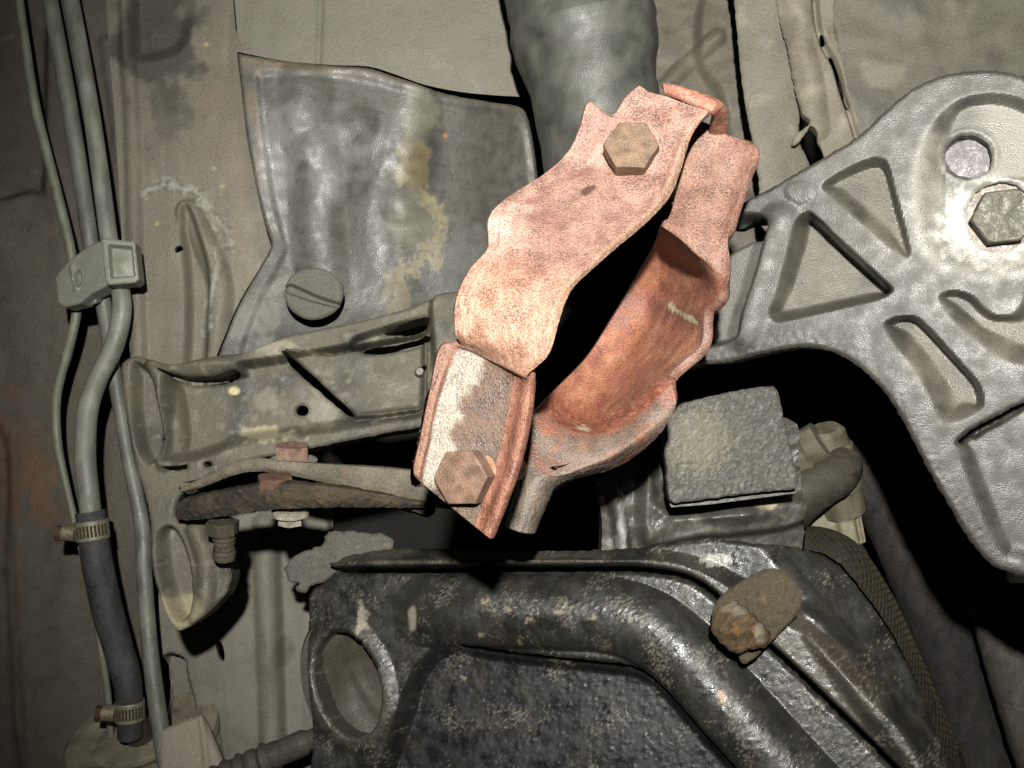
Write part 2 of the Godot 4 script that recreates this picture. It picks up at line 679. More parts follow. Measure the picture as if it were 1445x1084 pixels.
func materials() -> void:
	var w := Color(1, 1, 1)
	M.rust = mat(11, 0.09, 1.25, [{"over": 0.62, "color": Color(0.98, 0.86, 0.8), "most": 0.5}, {"over": 0.64, "under": 1, "color": Color(0.36, 0.26, 0.26), "most": 0.45}], 0.42, 0.8, 0.0, 5.0, 0.55, 0.17)
	M.bolt = mat(21, 0.05, 1.1, [{"over": 0.62, "color": Color(0.95, 0.8, 0.7), "most": 0.35}], 0.45, 0.75, 0.1, 3.5, 0.45, 0.14)
	M.cast = mat(31, 0.09, 0.8, [{"over": 0.66, "color": w, "most": 0.7}, {"over": 0.66, "under": 1, "color": Color(0.35, 0.36, 0.38), "most": 0.5}], 0.38, 0.68, 0.14, 2.0, 0.55, 0.2)
	M.sheet = mat(41, 0.14, 0.35, [{"over": 0.74, "color": Color(0.95, 0.92, 0.8), "most": 0.5}], 0.5, 0.8, 0.0, 1.6, 0.4, 0.14)
	M.dusty = mat(51, 0.1, 0.55, [{"over": 0.68, "color": Color(0.95, 0.85, 0.72), "most": 0.4}], 0.65, 0.95, 0.0, 2.6, 0.3, 0.12)
	M.foil = mat(61, 0.09, 0.5, [{"over": 0.66, "color": w, "most": 0.4}], 0.33, 0.7, 0.03, 1.8, 0.55, 0.2)
	M.grease = mat(71, 0.09, 0.9, [{"over": 0.69, "color": Color(1.0, 0.95, 0.85), "most": 0.7}], 0.24, 0.7, 0.0, 1.3, 0.5, 0.16)
	M.rubber = mat(81, 0.06, 0.5, [{"over": 0.7, "color": w, "most": 0.3}], 0.5, 0.85, 0.0, 3.0, 0.4, 0.05)
	M.pitted = mat(91, 0.05, 0.5, [{"over": 0.63, "color": Color(1.0, 0.95, 0.8), "most": 0.8}, {"over": 0.6, "under": 1, "color": Color(0.25, 0.25, 0.26), "most": 0.8}], 0.5, 0.9, 0.1, 3.0, 0.5, 0.09)
	M.line = mat(101, 0.08, 0.3, [{"over": 0.7, "color": w, "most": 0.3}], 0.4, 0.65, 0.05, 2.0, 0.5, 0.13)
	M.shiny = mat(111, 0.05, 0.3, [], 0.22, 0.45, 0.7, 2.0, 0.6, 0.05)

# ---------------------------------------------------------------- the clamp
func front_half(root: Node3D) -> void:
	# each row: left x, y, right x, y, depth left, depth right, left lip, right lip, swell (mm towards the eye)
	var rows := [
		[902, 121, 1002, 152, .424, .410, 0, 0, 0], [884, 136, 998, 160, .424, .410, 0, 0, 0], [862, 163, 985, 176, .424, .409, .5, 0, 0],
		[832, 144, 974, 196, .424, .408, 3, 1, 0], [818, 182, 966, 222, .424, .407, 3, 1.5, 0], [802, 214, 958, 248, .424, .406, 2.5, 2, 0],
		[770, 244, 942, 282, .420, .402, 2, 2, .5], [712, 282, 908, 318, .410, .393, 2, 1, 1], [690, 308, 872, 348, .400, .384, 2.5, .5, 1],
		[688, 350, 838, 378, .392, .375, 2, 0, 1], [662, 382, 806, 410, .384, .368, 2, 0, 1], [643, 425, 790, 450, .379, .363, 1.5, 0, 1],
		[643, 470, 774, 500, .378, .362, 1, 0, 1], [649, 488, 742, 531, .384, .370, .5, 0, .5],
		[622, 490, 748, 542, .388, .376, 2, 3, 0], [606, 556, 744, 588, .388, .377, 3.5, 5.5, 0], [594, 615, 729, 656, .388, .378, 3.5, 5.5, 0],
		[584, 662, 708, 716, .388, .379, 3.5, 5.5, 0], [588, 676, 690, 759, .389, .380, 3, 4, 0]]
	var ts := [0.0, 0.07, 0.15, 0.5, 0.82, 0.93, 1.0]
	var net := []
	var inner := {0: [916, 130], 1: [902, 150], 2: [884, 170], 3: [866, 190], 4: [850, 212], 5: [832, 236], 13: [670, 496], 14: [652, 500]}
	for at in rows.size():
		var r: Array = rows[at]
		var row := []
		for k in 7:
			var t: float = ts[k]
			var lift: float = [r[6] * 1.0, r[6] * 0.95, 0.0, r[8], 0.0, r[7] * 0.9, r[7] * 1.0 - (0.0 if at > 13 else 5.5 * sin(PI * clampf((at - 0.5) / 13.0, 0.0, 1.0)))][k]
			var x := lerpf(r[0], r[2], t)
			var y := lerpf(r[1], r[3], t)
			if inner.has(at):
				var q: Array = inner[at]
				var f := t / 0.15 if t < 0.15 else (t - 0.15) / 0.85
				x = lerpf(r[0], q[0], f) if t < 0.15 else lerpf(q[0], r[2], f)
				y = lerpf(r[1], q[1], f) if t < 0.15 else lerpf(q[1], r[3], f)
			row.append(P(x, y, lerpf(r[4], r[5], t) - lift * 0.001))
		net.append(row)
	var n1 := nz(0.09, 5, 3)
	var n2 := nz(0.5, 6, 3)
	var n3 := nz(0.25, 8, 3)
	var pink := C(130, 98, 89)
	var pale := C(172, 143, 132)
	var orange := C(146, 108, 90)
	var brown := C(80, 65, 55)
	var bare := C(142, 137, 128)
	var deep := C(108, 72, 58)
	var paint := func(s: float, tt: float, p: Vector3) -> Color:
		var q := p * 1000.0
		var col := mini(int(tt * 6.0), 5)
		var t := lerpf(ts[col], ts[col + 1], tt * 6.0 - col)
		var a := n1.get_noise_3d(q.x, q.y, q.z)
		var b := n2.get_noise_3d(q.x, q.y, q.z)
		var c := pink.lerp(pale, clampf(a * 0.9 + b * 0.6 + 0.35, 0.0, 1.0))
		c = c.lerp(deep, clampf(b * 1.6 - 0.25 + a * 0.4, 0.0, 0.55))
		if s > 7.0 and s < 9.5 and t < 0.35:
			c = c.lerp(C(200, 172, 162), 0.7 * ss(0.35, 0.1, t) * clampf(0.7 + a, 0, 1))  # overexposed left edge, brightened in the colour
		if s > 9.0:                                     # lower body: paler orange with streaks along the length
			var streak := n2.get_noise_3d(q.x * 1.7 + q.y * 0.3, q.y * 0.3, 7.0)
			c = c.lerp(orange.lerp(C(184, 150, 128), clampf(0.3 + streak * 0.9 + b * 0.8, 0, 1)), 0.85 * ss(8.2, 10.8, s + 1.2 * a) * ss(13.6, 12.8, s + 0.5 * a))
		if t > 0.94 and s < 12.8 and s > 1.5:
			c = c.lerp(C(172, 146, 126).lerp(C(140, 104, 84), clampf(b + 0.4, 0, 1)), 0.75)
		if s > 12.7:
			var ear := brown.lerp(C(98, 80, 68), clampf(a + 0.4, 0, 1))
			ear = ear.lerp(C(140, 108, 70), clampf(b * 1.5 - 0.3, 0, 0.5))
			if t > 0.8:
				ear = C(132, 92, 76).lerp(C(108, 70, 56), clampf(b + 0.4, 0, 1))
			if t < 0.12:
				ear = C(134, 100, 84).lerp(C(108, 78, 64), clampf(b + 0.5, 0, 1))
			var w := 0.42 + 0.10 * n1.get_noise_2d(s * 30.0, 3.0) - 0.05 * (s - 14.5)
			if s > 14.6 and s < 15.7:
				w -= 0.05
			var white := ss(0.10, 0.14, t + 0.04 * a) * ss(w + 0.05, w - 0.05, t + 0.09 * n3.get_noise_3d(q.x, q.y, q.z)) * ss(13.3, 13.8, s)
			ear = ear.lerp(bare.lerp(C(150, 110, 80), clampf(b * 1.7 - 0.3, 0, 1)), white)
			c = c.lerp(ear, ss(12.8, 13.4, s))
		if Vector2((s - 6.25) * 2.0, (t - 0.42) * 12.0).length() < 0.42 or (b > 0.42 and a < 0.0 and s < 9.0):
			c = c.lerp(C(64, 42, 36), 0.8)
		return c
	obj("front_half", loft(net, 220, 92, 0.0050, n2, 0.0004, paint), M.rust, root)

func back_half(root: Node3D) -> void:
	var rows := [
		[[968, 168, .440], [990, 172, .438], [1010, 180, .437], [1022, 188, .436], [1026, 190, .436]],
		[[966, 196, .440], [990, 199, .437], [1020, 203, .434], [1046, 208, .430], [1064, 209, .425]],
		[[958, 245, .440], [985, 250, .436], [1010, 254, .432], [1032, 257, .430], [1050, 257, .425]],
		[[950, 290, .436], [972, 298, .430], [1000, 305, .426], [1022, 308, .424], [1034, 306, .421]],
		[[938, 318, .432], [962, 334, .425], [990, 356, .420], [1012, 356, .418], [1027, 340, .418]],
		[[932, 322, .440], [958, 342, .434], [988, 370, .426], [1014, 392, .420], [1031, 385, .420]],
		[[922, 350, .486], [950, 366, .480], [982, 392, .456], [1006, 420, .432], [1016, 420, .426]],
		[[894, 400, .510], [925, 415, .506], [955, 430, .480], [986, 440, .444], [995, 440, .436]],
		[[864, 450, .514], [900, 466, .510], [938, 472, .484], [976, 478, .450], [990, 486, .438]],
		[[828, 504, .506], [868, 524, .500], [908, 520, .480], [945, 510, .452], [962, 512, .440]],
		[[780, 554, .484], [822, 588, .478], [868, 580, .462], [918, 545, .444], [946, 528, .436]],
		[[757, 578, .462], [818, 612, .454], [878, 602, .446], [926, 562, .436], [948, 545, .433]],
		[[752, 594, .454], [808, 634, .444], [872, 628, .438], [928, 592, .432], [953, 574, .432]],
		[[747, 610, .450], [792, 655, .440], [852, 648, .438], [906, 622, .436], [926, 618, .440]],
		[[742, 625, .447], [778, 668, .436], [822, 664, .440], [862, 655, .446], [872, 658, .454]],
		[[734, 650, .444], [756, 672, .434], [776, 678, .436], [790, 682, .444], [793, 684, .452]],
		[[726, 690, .442], [742, 702, .433], [758, 706, .434], [770, 708, .440], [774, 709, .448]],
		[[712, 742, .442], [726, 748, .433], [740, 752, .434], [752, 753, .440], [756, 752, .448]]]
	var net := []
	for r in rows:
		var row := []
		for q in r:
			row.append(P(q[0], q[1], q[2]))
		net.append(row)
	var n1 := nz(0.09, 15, 3)
	var n2 := nz(0.5, 16, 3)
	var paint := func(s: float, t: float, p: Vector3) -> Color:
		var q := p * 1000.0
		var a := n1.get_noise_3d(q.x, q.y, q.z)
		var b := n2.get_noise_3d(q.x, q.y, q.z)
		var ear := C(120, 90, 79).lerp(C(142, 112, 100), clampf(a * 1.5 + 0.4, 0, 1)).lerp(C(104, 60, 48), clampf(b * 1.6 - 0.1, 0, 0.6))
		var inner := C(138, 86, 66).lerp(C(156, 112, 90), clampf(a * 1.8 + 0.35, 0, 1)).lerp(C(140, 92, 82), clampf(-a * 2.2 + b * 0.4 - 0.1, 0, 0.85)).lerp(C(122, 56, 36), clampf(b * 1.8 - 0.35, 0, 0.7))
		var outer := C(112, 98, 90).lerp(C(140, 82, 62), clampf(a * 2.0 + 0.15, 0, 0.9)).lerp(C(150, 132, 118), clampf(b * 1.6 - 0.35, 0, 0.6))
		var c := ear.lerp(inner, ss(4.5, 5.4, s) * ss(0.93, 0.8, t + 0.1 * a))
		if s > 9.0 and s < 11.0 and b > -0.1:
			c = c.lerp(C(112, 62, 46), ss(9.2, 10.4, s) * 0.75)
		c = c.lerp(outer, ss(10.8, 11.3, s + 0.5 * a))
		if s > 14.0:
			c = c.lerp(C(104, 98, 92).lerp(C(136, 112, 92), clampf(b * 2.0 - 0.2, 0, 1)), ss(14.0, 15.0, s))
		if s > 6.9 and s < 7.9:                          # dark band with a fleck of chipped pale paint
			c = c.lerp(C(112, 78, 72), 0.5 * ss(6.9, 7.2, s) * ss(7.9, 7.4, s))
		if absf(s - 7.25 - (t - 0.6) * 0.9 + 0.2 * b) < 0.07 + 0.1 * a and t > 0.42 and t < 0.78:
			c = C(178, 176, 150)
		if Vector2((s - 10.6) * 2.2, (t - 0.28) * 9.0).length() < 0.35 + b:
			c = C(170, 160, 140)
		return c
	obj("rear_half", loft(net, 200, 64, 0.0048, n2, 0.0005, paint), M.rust, root)

func exhaust_clamp() -> void:
	var root := thing("exhaust_clamp", "rusty two-piece exhaust clamp with two hexagon bolts, hanging loose before the dark gap", "clamp", P(690, 760, .4))
	front_half(root)
	back_half(root)
	var n := nz(0.35, 31, 3)
	# the hooked lip at the top, that folds over from the rear half
	var net := []
	for r in [[937, 132, 936, 117, .416], [955, 139, 957, 121, .413], [980, 150, 985, 130, .411], [1004, 160, 1014, 141, .410], [1008, 166, 1026, 153, .416], [1004, 178, 1027, 172, .426], [1000, 190, 1026, 194, .437]]:
		net.append([P(r[0], r[1], r[4] + .0012), P(lerpf(r[0], r[2], .25), lerpf(r[1], r[3], .25), r[4]), P(lerpf(r[0], r[2], .75), lerpf(r[1], r[3], .75), r[4]), P(r[2], r[3], r[4] + .0012)])
	var rusty := func(_s: float, _t: float, p: Vector3) -> Color:
		return C(140, 88, 74).lerp(C(170, 132, 112), clampf(0.3 + 1.5 * n.get_noise_3d(p.x * 900, p.y * 900, p.z * 900), 0, 1))
	obj("hooked_lip", loft(net, 60, 16, 0.003, n, 0.0004, rusty), M.rust, root)
	# upper bolt
	var a1 := Vector3(-0.10, 0.22, 1.0).normalized()
	var h1 := P(890, 217, .4155)
	var b1 := obj("bolt", hex_head(h1, a1, 12.6, 9.0, 0.32, C(104, 84, 67), nz(0.2, 33, 2)), M.bolt, root)
	obj("shank", tube([h1, h1 - a1 * .02, h1 - a1 * .045], [.006, .006, .006], 16, 3, C(110, 90, 76)), M.bolt, b1)
	obj("nut", hex_head(h1 - a1 * .034, a1, 10.5, 7.0, 0.6, C(120, 84, 68), nz(0.2, 34, 2)), M.bolt, b1)
	# lower bolt, with a washer
	var a2 := Vector3(-0.42, 0.02, 1.0).normalized()
	var h2 := P(664, 672, .3865)
	var b2 := obj("bolt", hex_head(h2 + a2 * .001, a2, 12.6, 9.5, 0.45, C(102, 80, 67), nz(0.2, 35, 2)), M.bolt, root)
	obj("washer", lathe(h2, a2, [[0.0, 13.2], [1.6, 13.2], [2.0, 12.8], [2.0, 0.0]], 48, C(140, 106, 84)), M.bolt, b2)
	obj("shank", tube([h2, h2 - a2 * .02, h2 - a2 * .05], [.006, .006, .006], 16, 3, C(110, 90, 76)), M.bolt, b2)

# ---------------------------------------------------------------- the cast bracket on the right
func cast_bracket() -> void:
	var p := Plate.new(P(1200, 330, .47), -0.45, 0.0)
	var edge := p.pts([1020, 300, 1035, 291, 1085, 266, 1130, 240, 1175, 214, 1215, 188, 1255, 150, 1292, 122, 1340, 103, 1400, 98, 1450, 108, 1500, 140, 1540, 200, 1560, 300, 1560, 420, 1555, 600, 1555, 760, 1540, 850,
		1490, 845, 1445, 815, 1402, 800, 1368, 762, 1338, 712, 1310, 664, 1288, 620, 1266, 580, 1242, 546, 1212, 518, 1178, 498, 1140, 490, 1110, 492, 1060, 503, 1020, 512, 985, 514, 955, 522, 930, 500, 935, 460, 970, 400, 1000, 340])
	p.cut(edge, 1.0, C(71, 69, 64))
	var fine := nz(0.18, 41, 4)
	var crust := nz(0.35, 43, 3)
	var broad := nz(0.03, 42, 3)
	# every pocket as its own sunk floor: outline, depth (mm), slope (mm)
	var pockets := [
		[[1084, 444, 1096, 410, 1112, 350, 1122, 312, 1138, 300, 1152, 308, 1190, 345, 1254, 404, 1256, 414, 1238, 424, 1180, 438, 1120, 452, 1096, 456], 24.0, 3.0],
		[[1158, 262, 1190, 240, 1222, 226, 1240, 224, 1252, 234, 1262, 270, 1283, 352, 1280, 364, 1262, 358, 1220, 322, 1172, 280], 14.0, 3.5],
		[[1322, 422, 1334, 412, 1352, 412, 1372, 420, 1388, 436, 1404, 446, 1426, 444, 1440, 428, 1446, 405, 1470, 396, 1530, 400, 1535, 500, 1500, 522, 1448, 520, 1412, 510, 1376, 484, 1340, 452], 15.0, 5.0],
		[[1244, 460, 1256, 450, 1276, 446, 1294, 450, 1310, 464, 1350, 508, 1378, 540, 1386, 560, 1386, 578, 1366, 592, 1340, 602, 1322, 594, 1308, 562, 1286, 520, 1258, 486], 14.0, 5.0],
		[[1348, 632, 1372, 612, 1404, 594, 1450, 570, 1540, 545, 1545, 740, 1520, 826, 1440, 798, 1412, 788, 1386, 740], 7.0, 4.0],
		[[1286, 300, 1286, 250, 1296, 208, 1316, 170, 1346, 144, 1384, 134, 1424, 136, 1460, 152, 1500, 190, 1520, 260, 1510, 340, 1470, 376, 1420, 392, 1372, 392, 1326, 380, 1298, 350], 11.0, 8.0]]
	var dirt := C(104, 101, 90)
	for k in pockets.size():
		var f := p.field(p.pts(pockets[k][0]), 14.0)
		p.step_dir(f, -pockets[k][1], 1.2, pockets[k][2] * 2.4, Vector2(0.64, 0.77), [0.3, 0.3, 0.35, 0.3, 0.5, 0.3][k])
		p.paint(f, C(76, 74, 67) if k == 4 else dirt if k != 5 else C(138, 136, 129), 2.5, 0.75)  # boss floor paler: the flash highlight is put into its colour
	# the open web at the left end, with a slot cut where the clamp's shadow falls
	var web := p.field(p.pts([1000, 330, 1030, 305, 1062, 300, 1084, 312, 1078, 350, 1064, 400, 1050, 440, 1040, 478, 1000, 492, 960, 500, 940, 490, 960, 420]), 14.0)
	p.step(web, -18.0, 4.0)
	p.paint(web, C(88, 88, 82), 2.0, 0.8)
	p.hole(p.field(p.pts([1010, 322, 1040, 314, 1060, 306, 1080, 308, 1082, 322, 1076, 332, 1056, 334, 1042, 340, 1020, 352, 990, 360]), 14.0))
	var shadow_slit := p.line(p.pts([1356, 624, 1376, 608, 1404, 593, 1450, 569, 1500, 552], true, false), 4.0)  # slit cut through in place of the step edge's dark shadow
	for k in shadow_slit.size():
		shadow_slit[k] -= 1.15
	p.hole(shadow_slit)
	# bosses
	p.step(p.field(p.pts([1108, 262, 1130, 254, 1146, 262, 1146, 280, 1128, 290, 1110, 280]), 8.0), 0.5, 1.5)
	p.ridge(p.line(p.pts([1048, 470, 1066, 410, 1084, 350, 1100, 312], true, false), 14.0), 12.0, 3.0, 1.6)
	p.step(p.field(p.pts([1378, 300, 1384, 270, 1404, 250, 1432, 246, 1460, 254, 1478, 282, 1476, 318, 1456, 344, 1424, 352, 1396, 338]), 10.0), 1.2, 1.0)
	# the casting's bolt hole
	var bore := p.field(p.pts([1334, 214, 1340, 196, 1356, 185, 1376, 184, 1394, 194, 1402, 212, 1398, 232, 1382, 244, 1360, 245, 1342, 234]), 12.0)
	p.ridge(p.line(p.pts([1334, 214, 1340, 196, 1356, 185, 1376, 184, 1394, 194, 1402, 212, 1398, 232, 1382, 244, 1360, 245, 1342, 234, 1334, 214], true, false), 6.0), 3.5, 0.6, 1.0)
	p.hole(bore)
	p.hole(p.field(p.pts([1366, 300, 1372, 276, 1392, 258, 1420, 252, 1446, 262, 1458, 290, 1454, 322, 1436, 346, 1408, 352, 1382, 342, 1370, 324]), 8.0))
	p.rough(fine, 0.08)
	p.rough(nz(0.02, 47, 1), 0.8)
	p.ragged(crust, 0.9)
	p.soft_edge(2.4)
	# lower edges are caked with grit
	var low := p.line(p.pts([955, 520, 1020, 512, 1110, 492, 1178, 498, 1242, 546, 1310, 664, 1368, 762], true, false), 12.0)
	for k in p.h.size():
		if low[k] < 12.0:
			var x := p.x0 + (k % p.nx) * p.cell
			var y := p.y0 + (k / p.nx) * p.cell
			p.h[k] += (1.0 - low[k] / 12.0) * 0.8 * crust.get_noise_2d(x, y)
	p.tint(broad, C(62, 61, 56), 0.05, 0.5, 0.7)
	p.tint(fine, C(112, 112, 108), 0.25, 0.6, 0.5)
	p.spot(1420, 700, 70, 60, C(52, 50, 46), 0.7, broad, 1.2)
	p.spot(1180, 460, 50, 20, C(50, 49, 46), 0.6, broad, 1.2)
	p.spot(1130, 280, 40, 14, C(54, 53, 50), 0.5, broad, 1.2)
	p.spot(1405, 315, 30, 24, C(190, 188, 183), 0.9, fine, 0.5)  # flash glare round the bolt, painted as near-white colour
	var root := thing("cast_bracket", "grey cast metal bracket with sunk pockets and a bolted round boss, right of the clamp", "bracket", P(1300, 815, .45))
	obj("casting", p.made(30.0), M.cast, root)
	# the bolt and what shows in the bore
	var nn := p.n
	var h := p.at(1414, 303, -12.5)
	var b := obj("bolt", hex_head(h, nn + Vector3(0.12, 0, 0), 14.6, 9.0, 0.45, C(76, 74, 65), nz(0.2, 44, 2)), M.shiny_dull, root)
	obj("washer", lathe(h - nn * .001, nn, [[0.0, 18.8], [0.6, 18.8], [0.9, 18.0], [0.9, 0.0]], 48, C(112, 104, 96)), M.shiny_dull, b)
	obj("stud_end", lathe(p.at(1367, 216, -26.0), nn, [[-8.0, 13.0], [6.0, 13.0], [7.5, 11.0], [8.0, 0.0]], 40, C(100, 96, 96), nz(0.2, 45, 2), 0.0008), M.shiny_dull, root)

# ---------------------------------------------------------------- the pressed arm on the left
func pressed_arm() -> void:
	var p := Plate.new(P(380, 570, .55), 0.10, 0.16)
	var edge := p.pts([172, 512, 196, 502, 226, 514, 262, 512, 300, 504, 340, 498, 372, 486, 402, 474, 450, 464, 500, 454, 548, 442, 590, 430, 600, 424, 640, 416, 668, 420, 672, 520, 640, 575, 606, 600, 560, 608, 500, 620, 440, 632,
		400, 640, 350, 650, 318, 662, 290, 674, 268, 690, 250, 706, 250, 736, 300, 738, 318, 780, 326, 812, 318, 838, 296, 862, 274, 880, 254, 890, 242, 884, 230, 860, 214, 800, 212, 745, 204, 700, 188, 650, 178, 590, 172, 545], true, true, 3)
	p.cut(edge, 1.1, C(88, 85, 75))
	var fine := nz(0.15, 51, 4)
	var broad := nz(0.03, 52, 3)
	var crust := nz(0.12, 53, 3)
	# the trough: a sunk floor between two flanges
	var trough := p.field(p.pts([236, 526, 262, 530, 296, 530, 330, 524, 334, 512, 350, 508, 400, 500, 470, 488, 540, 474, 596, 462, 606, 470, 606, 560, 596, 590, 540, 600, 470, 612, 400, 622, 340, 630, 300, 646, 262, 656, 226, 658, 222, 620, 226, 560]), 14.0)
	p.step_dir(trough, -17.0, 2.5, 11.0, Vector2(0.1, 1))
	# the oval cup at the arm's left end
	var cup := p.field(p.pts([182, 516, 196, 512, 210, 526, 222, 560, 230, 606, 228, 640, 214, 656, 202, 654, 190, 628, 182, 580]), 12.0)
	p.step_dir(cup, -9.0, 1.5, 7.0, Vector2(0.8, 0.6))
	p.ridge(p.line(p.pts([222, 520, 236, 560, 242, 610, 236, 650], true, false), 9.0), 7.0, 8.0, 0.9)
	# raised half of the trough to the right of the slanting step
	p.step(p.field(p.pts([398, 494, 412, 506, 440, 532, 470, 560, 494, 582, 500, 590, 540, 588, 596, 580, 604, 560, 604, 470, 560, 478, 470, 496], false), 14.0), 12.0, 1.4)
	for slot in [[396, 493, 412, 503, 440, 527, 470, 555, 496, 580, 490, 583, 464, 562, 434, 536, 406, 511], [224, 522, 262, 530, 300, 530, 330, 521, 333, 527, 300, 537, 258, 536], [498, 489, 530, 488, 560, 484, 604, 474, 604, 483, 560, 494, 524, 498], [538, 466, 600, 446, 602, 459, 575, 466], [202, 519, 210, 524, 217, 540, 220, 554, 212, 538]]:
		p.hole(p.field(p.pts(slot), 5.0))  # flange gaps; the slanting and cup slots stand in for shade lines
	p.step(p.field(p.pts([494, 494, 520, 488, 560, 482, 600, 470, 602, 452, 560, 456, 500, 474], true), 10.0), -11.0, 2.5)
	p.step(p.field(p.pts([540, 462, 596, 448, 600, 460, 570, 468]), 8.0), -14.0, 2.0)
	# flange bosses along the upper edge
	p.bump(284, 516, 14, 5, 5.0)
	p.bump(318, 512, 10, 5, 4.0)
	p.bump(220, 512, 8, 5, 4.0)
	# the thick end near the clamp
	p.step(p.field(p.pts([606, 424, 640, 412, 680, 415, 680, 530, 640, 580, 604, 606, 596, 596, 612, 560, 608, 500], true), 12.0), 10.0, 3.0)
	# lower loop
	var loop := p.field(p.pts([216, 762, 226, 744, 240, 742, 254, 758, 266, 790, 272, 830, 268, 868, 254, 882, 240, 872, 226, 836, 218, 800]), 12.0)
	p.step_dir(loop, -11.0, 1.5, 8.0, Vector2(0.8, 0.6))
	p.ridge(p.line(p.pts([276, 748, 290, 790, 290, 840, 280, 872], true, false), 8.0), 6.0, 5.0, 0.9)
	for s in [[421, 574, 9, 8], [597, 520, 5, 5], [226, 617, 4, 4], [292, 655, 6, 4]]:
		var ring := []
		for k in 10:
			ring.append(s[0] + s[2] * cos(TAU * k / 10)); ring.append(s[1] + s[3] * sin(TAU * k / 10))
		p.hole(p.field(p.pts(ring), 6.0))
	p.hole(p.field(p.pts([228, 660, 262, 655, 264, 662, 240, 664], false), 6.0))
	p.rough(fine, 0.4)
	p.rough(broad, 1.2)
	p.ragged(fine, 0.7)
	p.soft_edge(2.2)
	p.tint(broad, C(58, 58, 53), 0.0, 0.4, 0.8)
	p.tint(crust, C(122, 120, 106), 0.2, 0.5, 0.6)
	p.spot(366, 612, 22, 6, C(150, 145, 122), 0.8, crust, 1.2)
	p.spot(452, 570, 14, 14, C(134, 131, 120), 0.6, crust, 0.8)
	p.spot(368, 560, 12, 8, C(122, 120, 110), 0.6, crust, 0.9)
	p.spot(322, 546, 4, 3, C(186, 180, 140), 0.9, crust, 0.5)
	p.spot(384, 492, 16, 6, C(140, 137, 120), 0.7, crust, 0.9)
	p.spot(252, 866, 16, 14, C(142, 136, 112), 0.8, crust, 0.6)
	var arm := thing("pressed_arm", "grey pressed steel arm with a slanting step and a small hole, left of the clamp", "bracket", P(380, 890, .55))
	obj("pressing", p.made(26.0), M.sheet, arm)
	obj("stud", lathe(p.at(592, 524, -4.0), p.n, [[-12, 0], [-12, 3.4], [-4, 3.0], [-2, 3.4], [2, 3.0], [4, 2.2], [4, 0]], 20, C(92, 90, 82), fine, 0.0004), M.shiny_dull, arm)

# ---------------------------------------------------------------- rusty straps under the arm
func strap(called: String, label: String, path: Array, width: float, thick: float, colors: Array, tilt: Vector3, seed_: int, rough: float) -> Node3D:
	var net := []
	for q in path:
		var c := P(q[0], q[1], q[2])
		var w: float = q[3] if q.size() > 3 else 1.0
		net.append([c - tilt * width * 0.5 * w, c - tilt * width * 0.2 * w + Vector3(0, 0, .0015), c + tilt * width * 0.2 * w + Vector3(0, 0, .0015), c + tilt * width * 0.5 * w])
	var n := nz(0.3, seed_, 3)
	var b := nz(0.06, seed_ + 1, 3)
	var paint := func(_s: float, t: float, p: Vector3) -> Color:
		var q := p * 1000.0
		var x := n.get_noise_3d(q.x, q.y, q.z)
		var y := b.get_noise_3d(q.x, q.y, q.z)
		return (colors[0] as Color).lerp(colors[1], clampf(y * 1.8 + 0.3, 0, 1)).lerp(colors[2], clampf(x * 2.0 - 0.35, 0, 0.9))
	return thing_of(called, label, loft(net, 150, 30, thick, n, rough, paint))

func thing_of(called: String, label: String, raw: Dictionary) -> Node3D:
	return tag(obj(called, raw, M.dusty), label, "strap")

